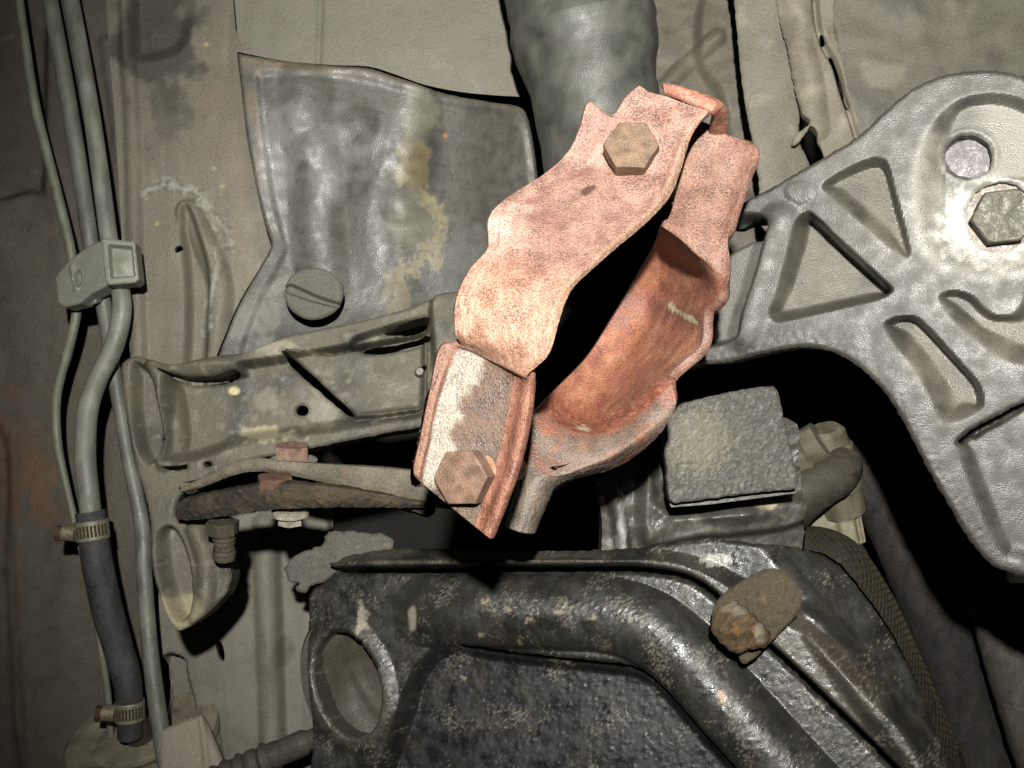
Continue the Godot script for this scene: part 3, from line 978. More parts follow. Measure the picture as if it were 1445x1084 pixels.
func straps() -> void:
	strap("upper_strap", "thin bent metal strap edging away from the arm, above the rusty crusted one",
		[[256, 692, .536, .35], [290, 679, .530, .6], [330, 662, .524, .75], [362, 656, .520, .8], [400, 660, .518, .8], [470, 670, .515, 1.2], [540, 681, .512, 1.7], [600, 690, .512, 2.0], [660, 696, .514, 2.2]],
		.0095, .006, [C(84, 80, 70), C(104, 98, 86), C(110, 82, 60)], Vector3(0, 1, 0.12), 61, .0005)
	strap("lower_strap", "thick crusted rusty strap with bolts hanging through it, below the thin bent one",
		[[249, 722, .520, .8], [275, 718, .514, 1.05], [320, 711, .508, 1.1], [362, 704, .503, 1.15], [395, 701, .500, 1.15], [440, 701, .500, 1.0], [490, 703, .502, .85], [540, 707, .506, .6], [610, 713, .512, .3]],
		.0125, .012, [C(46, 42, 36), C(66, 58, 46), C(92, 72, 48)], Vector3(0, 1, 0.18), 65, .0016)
	var n := nz(0.2, 67, 3)
	var up := Vector3(0.05, 1, 0.2)
	# bolt head above the thin strap
	var t := thing("strap_bolt", "square-shouldered rusty bolt head standing on the thin bent strap under the arm", "bolt", P(412, 652, .53))
	obj("head", hex_head(P(412, 649, .535), up, 10.5, 9.0, 0.3, C(118, 96, 84), n), M.bolt, t)
	obj("washer", lathe(P(414, 652, .535), up, [[-1.0, 14.0], [1.4, 14.0], [1.6, 12.0], [1.6, 0.0]], 28, C(122, 118, 106)), M.bolt, t)
	t = thing("strap_nut", "flat rusty nut squeezed between the thin bent strap and the crusted strap", "nut", P(388, 690, .51))
	obj("nut", hex_head(P(388, 690, .508), up, 10.0, 7.5, 0.5, C(86, 66, 54), n), M.dusty, t)
	# hanging bolt at the left end
	t = thing("strap_bolt", "grimy threaded bolt end with nut hanging below the left end of the crusted strap", "bolt", P(312, 790, .51))
	obj("nut", hex_head(P(314, 752, .516), up, 9.4, 7.0, 0.1, C(60, 56, 47), nz(0.2, 68, 3)), M.dusty, t)
	var prof := []
	for k in 12:
		prof.append([-16.0 + k * 1.4, 6.0 if k % 2 == 0 else 6.3])
	prof.push_front([-16.0, 0.0])
	obj("thread", lathe(P(316, 752, .516), up, prof, 20, C(64, 60, 50), n, 0.0018), M.dusty, t)
	# small pale nut under the strap
	t = thing("strap_nut", "small pale dusty nut with a wide washer under the middle of the crusted strap", "nut", P(410, 735, .51))
	obj("flange", lathe(P(410, 724, .515), up, [[-2.0, 0.0], [-2.0, 8.0], [-1.0, 10.5], [1.0, 10.5], [2.0, 8.0], [2.5, 0.0]], 28, C(124, 120, 108), n, 0.0012), M.dusty, t)
	obj("head", hex_head(P(410, 739, .515), up, 7.4, 5.5, 0.2, C(128, 124, 114), n), M.dusty, t)
	t.set_meta("category", "nut")

# ---------------------------------------------------------------- dark tray below
func dark_tray() -> void:
	var p := Plate.new(P(800, 920, .52), -0.33, 0.2)
	var edge := p.pts([437, 838, 452, 824, 474, 806, 476, 790, 500, 782, 560, 774, 640, 776, 740, 778, 860, 776, 940, 768, 1000, 760, 1060, 766, 1110, 770, 1150, 778, 1180, 790, 1210, 822, 1240, 862, 1262, 896, 1290, 950, 1318, 1020, 1336, 1084, 1345, 1150, 1200, 1160, 900, 1160, 600, 1160, 442, 1150, 440, 1050, 436, 960, 434, 880], true, true, 3)
	p.cut(edge, 0.95, C(40, 39, 36))
	var fine := nz(0.22, 71, 4)
	var grit := nz(0.45, 72, 2)
	var broad := nz(0.025, 73, 3)
	# sunk panel below the roll
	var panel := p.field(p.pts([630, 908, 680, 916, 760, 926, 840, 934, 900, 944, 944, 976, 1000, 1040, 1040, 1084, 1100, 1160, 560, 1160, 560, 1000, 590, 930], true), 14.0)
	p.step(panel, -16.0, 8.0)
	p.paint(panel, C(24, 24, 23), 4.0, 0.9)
	# the long roll that turns down to the right
	var roll := p.line(p.pts([600, 862, 700, 862, 800, 864, 860, 868, 910, 884, 950, 912, 985, 948, 1030, 1000, 1080, 1056, 1130, 1112, 1180, 1168], true, false), 26.0)
	var ends := p.mm(560, 862)
	for k in p.h.size():
		var d := roll[k] / 21.0
		if d < 1.0:
			var x := p.x0 + (k % p.nx) * p.cell
			p.h[k] += 19.0 * pow(1.0 - d * d, 0.6) * ss(ends.x - 14.0, ends.x + 60.0, x)
	# flange above it
	var flange := p.field(p.pts([474, 792, 500, 783, 560, 776, 700, 776, 860, 778, 940, 776, 1000, 790, 1046, 812, 1090, 836, 1150, 880, 1220, 944, 1290, 1012, 1360, 1084, 1420, 1160, 1330, 1160, 1276, 1092, 1200, 1016, 1130, 948, 1088, 910, 1050, 880, 1026, 852, 1000, 828, 964, 810, 900, 801, 800, 801, 700, 801, 600, 802, 500, 804, 482, 804], true), 14.0)
	p.step_dir(flange, 14.0, 2.0, 9.0, Vector2(-0.5, -0.86))
	p.paint(flange, C(66, 61, 51), 2.0, 0.7)
	# the open seam under the flange, and a slit for the roll's overhang shadow
	for seam in [[[478, 806, 600, 806, 700, 804, 800, 804, 900, 804, 962, 813, 998, 832, 1024, 856, 1048, 884], 1.5], [[1082, 908, 1130, 952, 1200, 1020, 1276, 1096, 1340, 1160], 1.5], [[650, 912, 700, 920, 760, 928, 840, 937, 900, 946, 946, 980, 1000, 1040, 1040, 1084, 1090, 1150], 1.3]]:
		var f := p.line(p.pts(seam[0], true, false), 6.0)
		for k in f.size():
			f[k] -= seam[1]
		p.hole(f)
	# raised strip right of the flange
	p.step(p.field(p.pts([1110, 860, 1150, 850, 1200, 900, 1250, 960, 1300, 1040, 1360, 1150, 1320, 1150, 1250, 1060, 1180, 970], true), 14.0), 8.0, 8.0)
	# the flank falls away to the right of the flange
	var crest := p.mm(1150, 870)
	for k in p.h.size():
		var d := ((p.x0 + (k % p.nx) * p.cell) - crest.x) * 0.78 + ((p.y0 + (k / p.nx) * p.cell) - crest.y) * 0.62
		if d > 0.0:
			p.h[k] -= 0.75 * d * minf(1.0, d / 10.0)
	# hole with its rolled rim
	var ring := []
	for k in 20:
		var a := TAU * k / 20
		var c := Vector2(44 * cos(a), 76 * sin(a)).rotated(-0.27)
		ring.append(493 + c.x); ring.append(966 + c.y)
	var oval := p.pts(ring)
	var mouth := p.field(oval, 14.0)
	var closed := oval.duplicate(); closed.append(oval[0])
	p.ridge(p.line(closed, 12.0), 11.0, 3.5, 1.2)
	p.hole(mouth)
	p.paint(p.field(oval, 14.0), C(88, 82, 70), 9.0, 0.6, fine, 6.0)
	p.rough(fine, 0.22)
	p.rough(grit, 0.35, true)
	p.rough(nz(0.02, 79, 1), 1.0)
	p.ragged(fine, 1.2)
	p.soft_edge(3.0)
	p.tint(broad, C(26, 26, 25), 0.0, 0.3, 0.85)
	var dust := nz(0.06, 78, 4)
	p.tint(dust, C(48, 45, 38), 0.1, 0.5, 0.6)
	for k in p.h.size():                               # dust lies on the roll and the flange in clouds of fine flecks
		var on := ss(20.0, 6.0, roll[k]) if roll[k] < 20.0 else (0.7 if flange[k] < 0.0 else 0.0)
		var x := p.x0 + (k % p.nx) * p.cell
		var y := p.y0 + (k / p.nx) * p.cell
		var g2 := grit.get_noise_2d(x * 2.4, y * 2.4) + 0.9 * dust.get_noise_2d(x * 0.8, y * 0.8 + 90.0) + 0.12 * on
		if g2 > 0.36:
			p.col[k] = p.col[k].lerp(C(106, 101, 88), clampf((g2 - 0.4) * 3.0, 0.0, 0.7))
	p.spot(587, 872, 4, 9, C(126, 122, 108), 0.85, fine, 0.5)
	p.spot(512, 872, 4, 12, C(140, 136, 122), 0.7, fine, 0.9)
	p.spot(1024, 979, 2.6, 4, C(126, 98, 70), 0.8, fine, 0.5)
	p.spot(1010, 790, 10, 4, C(150, 148, 140), 0.8, fine, 1.0)
	for s in [[700, 847], [730, 858], [760, 872], [800, 862], [846, 870], [742, 905], [690, 895], [900, 870], [800, 940], [640, 962]]:
		p.spot(s[0], s[1], 2.2, 1.5, C(122, 112, 90), 0.7, grit, 1.4)
	var root := thing("dark_tray", "greasy black ribbed tray with an oval hole, along the bottom below the clamp", "tray", P(800, 1084, .52))
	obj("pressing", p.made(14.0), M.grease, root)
	# the cup seen through the hole
	var q := Plate.new(p.at(493, 966, -20.0), 0.25, 0.05)
	var big := []
	for k in 20:
		var a := TAU * k / 20
		var c := Vector2(66 * cos(a), 100 * sin(a)).rotated(-0.27)
		big.append(493 + c.x); big.append(966 + c.y)
	q.cut(q.pts(big), 1.3, C(66, 63, 54))
	q.bump(500, 966, 22, 34, -12.0)
	q.ridge(q.line(q.pts([484, 900, 500, 950, 526, 996, 556, 1020], true, false), 8.0), 4.0, 1.5, 1.0)
	q.rough(broad, 2.0)
	q.tint(fine, C(52, 50, 43), 0.0, 0.4, 0.6)
	obj("inner_cup", q.made(10.0), M.sheet, root)
	# mount lump with its plate at the flange
	var n := nz(0.2, 74, 3)
	var g := Plate.new(p.at(1075, 850, 25.0), -0.3, 0.2)
	g.cut(g.pts([1012, 848, 1028, 832, 1060, 812, 1094, 802, 1120, 818, 1132, 846, 1124, 868, 1100, 894, 1076, 918, 1056, 936, 1044, 934, 1040, 920, 1010, 890, 1004, 868]), 1.1, C(62, 56, 46))
	g.bump(1090, 850, 16, 14, 4.0)
	g.rough(fine, 1.0); g.rough(grit, 1.2, true); g.ragged(fine, 1.2); g.soft_edge(1.6)
	g.tint(fine, C(96, 80, 54), 0.1, 0.5, 0.6)
	var lug := obj("lug", g.made(14.0), M.dusty, root)
	var k := Plate.new(p.at(1042, 890, 36.0), -0.33, 0.2)
	k.cut(k.pts([1006, 866, 1020, 852, 1036, 850, 1056, 862, 1078, 884, 1088, 902, 1078, 912, 1060, 918, 1040, 922, 1020, 910, 1004, 890]), 0.9, C(66, 54, 40))
	k.bump(1036, 884, 10, 10, 6.0)
	k.bump(1070, 894, 5, 8, 4.0)
	k.rough(nz(0.1, 75, 3), 2.4); k.rough(fine, 2.0); k.rough(grit, 1.0, true); k.ragged(fine, 2.6); k.soft_edge(2.4)
	k.tint(fine, C(98, 76, 50), 0.0, 0.4, 0.8)
	k.spot(1072, 892, 3, 6, C(112, 108, 96), 0.6, fine, 0.6)
	k.spot(1046, 858, 10, 4, C(104, 100, 90), 0.5, fine, 0.8)
	obj("corroded_bolt", k.made(12.0), M.dusty, lug)

func torn_gasket() -> void:
	var p := Plate.new(P(440, 800, .575), 0.05, 0.1)
	p.cut(p.pts([402, 800, 420, 782, 454, 770, 458, 756, 474, 750, 510, 752, 546, 756, 556, 772, 540, 788, 480, 806, 462, 820, 440, 828, 428, 838, 416, 832, 420, 824, 408, 822, 404, 812], true), 1.0, C(80, 78, 72))
	var fine := nz(0.2, 76, 4)
	p.rough(fine, 1.0); p.ragged(fine, 2.0); p.soft_edge(2.5)
	p.tint(fine, C(118, 111, 95), 0.2, 0.5, 0.6)
	p.tint(nz(0.03, 77, 2), C(76, 74, 68), 0.0, 0.4, 0.8)
	tag(obj("torn_gasket", p.made(9.0), M.dusty), "torn grey dusty scrap of gasket sticking out left of the black tray's flange", "gasket")

# ---------------------------------------------------------------- gearbox corner, block and fittings
func gearbox_area() -> void:
	var p := Plate.new(P(1000, 720, .57), 0.0, -0.05)
	p.cut(p.pts([846, 640, 900, 600, 960, 590, 1110, 590, 1128, 640, 1132, 740, 1140, 800, 1000, 830, 862, 830, 850, 740], true), 1.3, C(62, 60, 54))
	var fine := nz(0.15, 81, 4)
	var broad := nz(0.03, 82, 3)
	p.ridge(p.line(p.pts([860, 660, 866, 700, 874, 740, 880, 775], true, false), 10.0), 4.5, 9.0)
	p.step(p.field(p.pts([900, 640, 930, 640, 950, 712, 1130, 690, 1130, 745, 990, 765, 900, 770], true), 12.0), 10.0, 8.0)
	p.bump(1040, 716, 16, 6, 8.0)
	p.bump(1000, 722, 8, 4, 4.0)
	p.rough(fine, 1.0); p.rough(broad, 4.0)
	p.tint(fine, C(96, 88, 74), 0.1, 0.5, 0.6)
	p.spot(876, 745, 3.5, 22, C(150, 150, 146), 0.8, fine, 0.7)
	p.spot(1076, 705, 8, 5, C(170, 160, 130), 0.8, fine, 0.6)
	tag(obj("gearbox_housing", p.made(20.0), M.grease), "dark greasy corner of the gearbox housing, under the pitted square block", "gearbox")
	var b := Plate.new(P(1030, 630, .525), -0.03, 0.12)
	b.cut(b.pts([934, 588, 946, 572, 1000, 560, 1050, 549, 1092, 544, 1098, 552, 1112, 615, 1128, 680, 1124, 690, 1060, 696, 1000, 704, 952, 710, 944, 706, 940, 650], false), 0.9, C(68, 66, 61))
	var pit := nz(0.5, 84, 2)
	b.rough(fine, 0.4); b.rough(pit, 0.7); b.ragged(fine, 0.8); b.soft_edge(1.0)
	b.tint(fine, C(54, 54, 52), 0.0, 0.4, 0.6)
	b.tint(pit, C(112, 108, 90), 0.2, 0.4, 0.6)
	b.spot(985, 620, 20, 20, C(124, 118, 98), 0.45, pit, 1.2)
	var root := thing("mount_block", "square grey pitted block with sharp corners, below the cast bracket's arch", "block", P(1030, 712, .53))
	obj("block", b.made(9.0, true), M.pitted, root)
	var c := Plate.new(b.at(1030, 630, -9.6), -0.03, 0.12)
	c.cut(c.pts([930, 596, 1094, 548, 1124, 690, 1124, 696, 1000, 712, 946, 716], false), 1.2, C(84, 83, 78))
	c.rough(fine, 0.4)
	obj("backing_plate", c.made(2.5), M.shiny_dull, root)

func fittings() -> void:
	var n := nz(0.12, 91, 3)
	var t := thing("pipe_fitting", "dull brass-coloured pipe fitting with two collars, right of the pitted block", "fitting", P(1170, 760, .60))
	var a := P(1190, 720, .62); var b := P(1160, 590, .60)
	var ax := (b - a).normalized()
	obj("body", lathe(a, ax, [[0, 0], [0, 15], [18, 15], [19, 17], [28, 17], [29, 14], [36, 14], [37, 15.5], [48, 15.5], [50, 13.5], [60, 13], [63, 10], [63, 0]], 40, C(100, 95, 82), n, 0.0014), M.sheet, t)
	obj("collar", lathe(P(1125, 640, .60), Vector3(0.7, 0.5, 0.4), [[-14, 0], [-14, 15], [-4, 17], [6, 17], [8, 13], [18, 13], [18, 0]], 36, C(98, 93, 79), n, 0.0016), M.sheet, t)
	obj("elbow", tube([P(1110, 720, .60), P(1140, 690, .595), P(1180, 668, .595), P(1192, 645, .60)], [.016, .017, .015, .012], 20, 6, C(62, 59, 50), n, 0.0015), M.sheet, t)
	var s := Plate.new(P(1170, 725, .615), -0.25, 0.05)
	s.cut(s.pts([1128, 700, 1170, 672, 1195, 660, 1210, 700, 1222, 765, 1200, 775, 1130, 790, 1122, 740], false), 1.2, C(122, 118, 100))
	s.step(s.field(s.pts([1170, 660, 1190, 660, 1222, 790, 1186, 790], false), 10.0), 5.0, 2.5)
	s.step(s.field(s.pts([1202, 690, 1206, 690, 1222, 790, 1214, 790], false), 6.0), -4.0, 1.0)
	s.rough(n, 1.0)
	s.tint(n, C(110, 104, 86), 0.0, 0.4, 0.7)
	tag(obj("pale_stay", s.made(8.0), M.sheet), "pale flat stay with a lengthwise rib, below the brass-coloured pipe fitting", "stay")
	# braided sleeve that disappears behind the tray
	var path := [P(1130, 800, .565), P(1165, 812, .562), P(1205, 868, .57), P(1250, 940, .585), P(1300, 1040, .60), P(1340, 1130, .61)]
	var root := thing("braided_sleeve", "dark sleeve with a woven braid running down beside the black tray's right edge", "sleeve", P(1320, 1100, .61))
	obj("sleeve", tube(path, [.024, .027, .026, .022, .019, .018], 40, 24, C(40, 38, 33), nz(0.1, 93, 2), 0.002), M.dusty, root)
	for k in 26:                                        # raised threads of the braid, running round the sleeve
		for d in [1.0, -1.0]:
			var turns := []
			var rad := []
			for j in 34:
				var f := j / 33.0
				var w := f * 4.2
				var c := spline(path, w)
				var along := (spline(path, minf(w + .05, 5.0)) - spline(path, maxf(w - .05, 0.0))).normalized()
				var side := along.cross(Vector3(0.13, 0.2, 1)).normalized()
				var other := along.cross(side)
				var rr: float = lerpf([.024, .027, .026, .022, .019, .018][int(w)], [.024, .027, .026, .022, .019, .018][mini(int(w) + 1, 5)], w - int(w)) + .0003
				var ang: float = TAU * k / 26.0 + d * f * 9.0
				turns.append(c + (side * cos(ang) + other * sin(ang)) * rr); rad.append(.0007)
			braid = tube(turns, rad, 5, 2, C(42, 39, 31)) if braid.is_empty() else join(braid, tube(turns, rad, 5, 2, C(42, 39, 31)))
	obj("braid", braid, M.dusty, root)
	# hoses and panels in the dark at the right
	tag(obj("dark_hose", tube([P(1195, 600, .68), P(1215, 660, .68), P(1260, 740, .69), P(1310, 850, .70), P(1360, 980, .72), P(1400, 1120, .73)], [.016, .018, .02, .022, .024, .026], 24, 8, C(48, 46, 44), n, 0.002), M.rubber), "dark hose slanting down into the shade right of the pipe fitting", "hose")
	tag(obj("dark_hose", tube([P(1380, 790, .66), P(1400, 850, .66), P(1425, 930, .665), P(1460, 1040, .67), P(1490, 1120, .68)], [.013, .016, .018, .019, .02], 24, 8, C(74, 71, 66), n, 0.002), M.rubber), "grey hose at the right edge below the cast bracket's foot", "hose")
	tag(obj("dark_hose", tube([P(1430, 830, .70), P(1450, 900, .70), P(1480, 1010, .70), P(1500, 1100, .70)], [.012, .014, .016, .016], 20, 8, C(70, 66, 60), n, 0.002), M.rubber), "second grey hose half cut off by the picture's right edge", "hose")
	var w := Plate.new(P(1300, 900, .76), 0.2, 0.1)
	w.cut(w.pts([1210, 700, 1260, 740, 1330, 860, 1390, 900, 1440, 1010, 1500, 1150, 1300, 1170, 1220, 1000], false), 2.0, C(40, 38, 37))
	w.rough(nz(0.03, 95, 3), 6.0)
	w.ridge(w.line(w.pts([1240, 780, 1300, 830, 1350, 930, 1400, 1080], true, false), 14.0), 12.0, 8.0)
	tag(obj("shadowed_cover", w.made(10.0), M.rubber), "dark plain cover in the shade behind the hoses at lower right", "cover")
var braid := {}

# ---------------------------------------------------------------- body panels, shields and tubes behind
func panels() -> void:
	var fine := nz(0.12, 101, 4)
	var broad := nz(0.02, 102, 3)
	var mid := nz(0.05, 103, 3)
	# deep space behind everything
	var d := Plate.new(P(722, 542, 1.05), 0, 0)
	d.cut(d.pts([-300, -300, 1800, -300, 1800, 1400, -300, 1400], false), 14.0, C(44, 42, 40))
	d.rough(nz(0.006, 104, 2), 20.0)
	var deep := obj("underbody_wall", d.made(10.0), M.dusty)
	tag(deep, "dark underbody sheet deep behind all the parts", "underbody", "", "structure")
	# left floor pan
	var f := Plate.new(P(90, 600, .67), 0.22, 0.0)
	f.cut(f.pts([-140, -120, 190, -120, 200, 300, 215, 600, 240, 800, 260, 1000, 280, 1200, -140, 1200], false), 1.8, C(84, 80, 71))
	f.step(f.field(f.pts([-140, -130, 62, -130, 70, 60, 66, 270, 40, 276, -140, 282], true), 14.0), -12.0, 8.0)
	f.ridge(f.line(f.pts([20, 620, 26, 760, 36, 900, 46, 1084, 50, 1150], true, false), 10.0), 6.0, 2.5, 1.0)
	f.step(f.field(f.pts([-140, 560, 6, 600, 14, 800, 24, 1000, 30, 1200, -140, 1200], true), 14.0), -4.0, 6.0)
	f.ridge(f.line(f.pts([150, 60, 166, 180, 172, 330, 186, 420], true, false), 10.0), 6.0, 4.0, 1.0)
	f.rough(broad, 3.0); f.rough(mid, 1.0)
	f.streak(mid, C(62, 58, 50), 1.0, 0.15, 0.0, 0.5, 0.6)
	f.tint(broad, C(78, 74, 66), 0.05, 0.4, 0.6)
	f.tint(mid, C(96, 90, 78), 0.2, 0.5, 0.4)
	f.spot(10, 650, 26, 50, C(96, 72, 58), 0.5, mid, 1.2)
	f.spot(60, 680, 14, 34, C(104, 80, 62), 0.5, mid, 1.2)
	f.spot(28, 800, 3, 70, C(98, 78, 58), 0.4, mid, 0.9)
	f.spot(20, 150, 60, 80, C(66, 64, 56), 0.7, mid, 0.7)  # flash falloff towards the upper left, painted in as a darker patch
	tag(obj("floor_pan", f.made(6.0), M.dusty), "brown grey floor pan with a rust stain along the left edge", "floor pan", "", "structure")
	# tunnel side with its ribs and sealant
	var t := Plate.new(P(260, 300, .64), 0.14, 0.04)
	t.cut(t.pts([140, -120, 318, -120, 332, 40, 372, 160, 420, 300, 440, 560, 330, 580, 190, 560, 178, 440, 164, 200], false), 1.4, C(112, 109, 98))
	t.step(t.field(t.pts([180, -130, 176, 70, 190, 90, 230, 86, 262, 70, 276, 30, 280, -130], true), 14.0), -7.0, 12.0)
	t.ridge(t.line(t.pts([178, -120, 180, 60, 186, 160, 190, 330, 196, 500], true, false), 12.0), 6.0, 4.0, 1.0)
	t.step(t.field(t.pts([252, 300, 270, 290, 286, 330, 300, 400, 290, 560, 258, 560, 260, 420], true), 14.0), -10.0, 5.0)
	t.ridge(t.line(t.pts([268, 300, 290, 350, 310, 410, 300, 520], true, false), 14.0), 10.0, 8.0, 1.0)
	var seal := t.line(t.pts([204, 272, 222, 264, 244, 262, 262, 268, 282, 276, 296, 300, 316, 322, 326, 344, 308, 350, 312, 380, 300, 410, 290, 470], true, false), 12.0)
	for k in seal.size():
		seal[k] = absf(seal[k] + 4.0 * fine.get_noise_2d((k % t.nx) * 2.0, (k / t.nx) * 2.0))
	t.ridge(seal, 3.5, 2.4, 1.0)
	t.hole(t.field(t.pts([246, 350, 256, 345, 258, 353, 248, 358], false), 5.0))
	t.rough(broad, 2.0); t.rough(mid, 0.6)
	t.tint(broad, C(106, 102, 92), 0.0, 0.4, 0.7)
	for k in t.h.size():
		var q := seal[k] + 5.0 * fine.get_noise_2d((k % t.nx) * 2.0, (k / t.nx) * 2.0)
		if q < 4.0:
			t.col[k] = t.col[k].lerp(C(152, 154, 148), clampf((4.0 - q) / 2.5, 0, 0.7))
	t.spot(310, 170, 22, 40, C(112, 100, 90), 0.4, mid, 1.0)
	t.spot(335, 300, 18, 60, C(134, 124, 110), 0.4, mid, 1.0)
	for s in [[290, 63], [302, 238], [314, 262], [222, 316], [158, 70]]:
		t.spot(s[0], s[1], 1.8, 1.5, C(170, 158, 116), 0.8, fine, 0.6)
	t.streak(mid, C(92, 89, 80), 1.0, 0.12, 0.05, 0.5, 0.6)
	t.streak(fine, C(142, 138, 126), 1.0, 0.1, 0.25, 0.5, 0.35)
	t.spot(222, 60, 34, 50, C(62, 60, 54), 0.85, mid, 0.7)
	t.spot(240, 150, 16, 30, C(76, 74, 67), 0.6, mid, 0.7)
	t.tint(fine, C(92, 88, 78), 0.3, 0.6, 0.5)
	tag(obj("tunnel_side", t.made(5.0), M.sheet), "beige grey tunnel side with a crusty sealant bead and a small square hole", "panel", "", "structure")
	# plain upper sheet
	var s2 := Plate.new(P(560, 40, .68), 0.08, -0.06)
	s2.cut(s2.pts([296, -140, 800, -140, 800, 300, 620, 330, 440, 300, 372, 240, 360, 120, 330, 50], false), 1.6, C(122, 120, 110))
	s2.ridge(s2.line(s2.pts([452, -120, 452, 0, 449, 90], true, false), 6.0), 2.5, -2.0, 1.0)
	s2.rough(broad, 3.0)
	s2.tint(broad, C(122, 120, 108), 0.0, 0.4, 0.7)
	s2.tint(mid, C(128, 118, 104), 0.2, 0.5, 0.4)
	tag(obj("upper_sheet", s2.made(4.0), M.sheet), "plain pale grey sheet above the heat shield, with one fine seam", "panel", "", "structure")
	# ribbed panel below the arm
	var r := Plate.new(P(330, 900, .665), 0.1, 0.12)
	r.cut(r.pts([215, 660, 470, 700, 470, 1180, 250, 1180, 226, 900], false), 1.5, C(112, 110, 101))
	r.ridge(r.line(r.pts([372, 740, 378, 900, 386, 1150], true, false), 14.0), 9.0, 6.0, 1.0)
	r.step(r.field(r.pts([385, 700, 470, 700, 470, 1180, 398, 1180], false), 14.0), -7.0, 5.0)
	r.step(r.field(r.pts([226, 930, 258, 928, 266, 960, 276, 1010, 236, 1010], true), 14.0), -18.0, 3.0)
	r.hole(r.field(r.pts([304, 908, 312, 906, 317, 922, 316, 934, 309, 928], true), 6.0))
	r.rough(broad, 2.5); r.rough(mid, 0.5)
	r.streak(mid, C(82, 80, 73), 1.0, 0.15, 0.05, 0.5, 0.7)
	r.tint(broad, C(104, 102, 92), 0.0, 0.4, 0.7)
	r.spot(398, 920, 8, 14, C(84, 82, 76), 0.6, mid, 0.8)
	tag(obj("ribbed_panel", r.made(5.0), M.sheet), "plain grey ribbed panel with a slot hole, between hose and black tray", "panel", "", "structure")
	# sheets to the right of the propeller shaft
	var g := Plate.new(P(970, 120, .67), -0.1, 0.0)
	g.cut(g.pts([880, -140, 1060, -140, 1090, 200, 1120, 420, 900, 420], false), 1.5, C(104, 100, 90))
	g.ridge(g.line(g.pts([1010, 60, 960, 100, 920, 140, 880, 160], true, false), 10.0), 7.0, 5.0, 1.0)
	g.step(g.field(g.pts([975, 80, 1010, 150, 1030, 260, 1110, 300, 1090, -20, 1000, -40], true), 14.0), 9.0, 8.0)
	g.rough(broad, 5.0); g.rough(mid, 2.0)
	g.tint(mid, C(84, 82, 74), 0.0, 0.4, 0.6)
	tag(obj("crumpled_sheet", g.made(4.0), M.sheet), "dim crumpled sheet right of the propeller shaft tube, behind the clamp's top", "panel", "", "structure")
	var i := Plate.new(P(1320, 80, .62), -0.12, 0.06)
	i.cut(i.pts([1160, -160, 1620, -160, 1620, 500, 1300, 420, 1216, 300, 1196, 180, 1180, 40], true, true, 2), 1.5, C(112, 110, 100))
	i.rough(broad, 6.0); i.rough(mid, 0.8)
	i.tint(broad, C(96, 94, 88), 0.0, 0.35, 0.8)
	i.tint(mid, C(138, 134, 120), 0.2, 0.5, 0.3)
	i.spot(1250, 105, 14, 14, C(150, 144, 132), 0.6, mid, 0.9)
	i.soft_edge(3.0)
	tag(obj("side_panel", i.made(8.0), M.sheet), "smooth smeared grey panel above the cast bracket at upper right", "panel", "", "structure")
	var b2 := Plate.new(P(1100, 400, .70), -0.05, 0.1)
	b2.cut(b2.pts([1000, 250, 1330, 300, 1360, 480, 1180, 470, 1050, 560, 990, 500], false), 2.0, C(70, 68, 64))
	b2.rough(mid, 2.0)
	tag(obj("rear_cover", b2.made(6.0), M.dusty), "dark cover glimpsed through the slot cut for the clamp shadow at the cast bracket's left end", "cover", "", "structure")

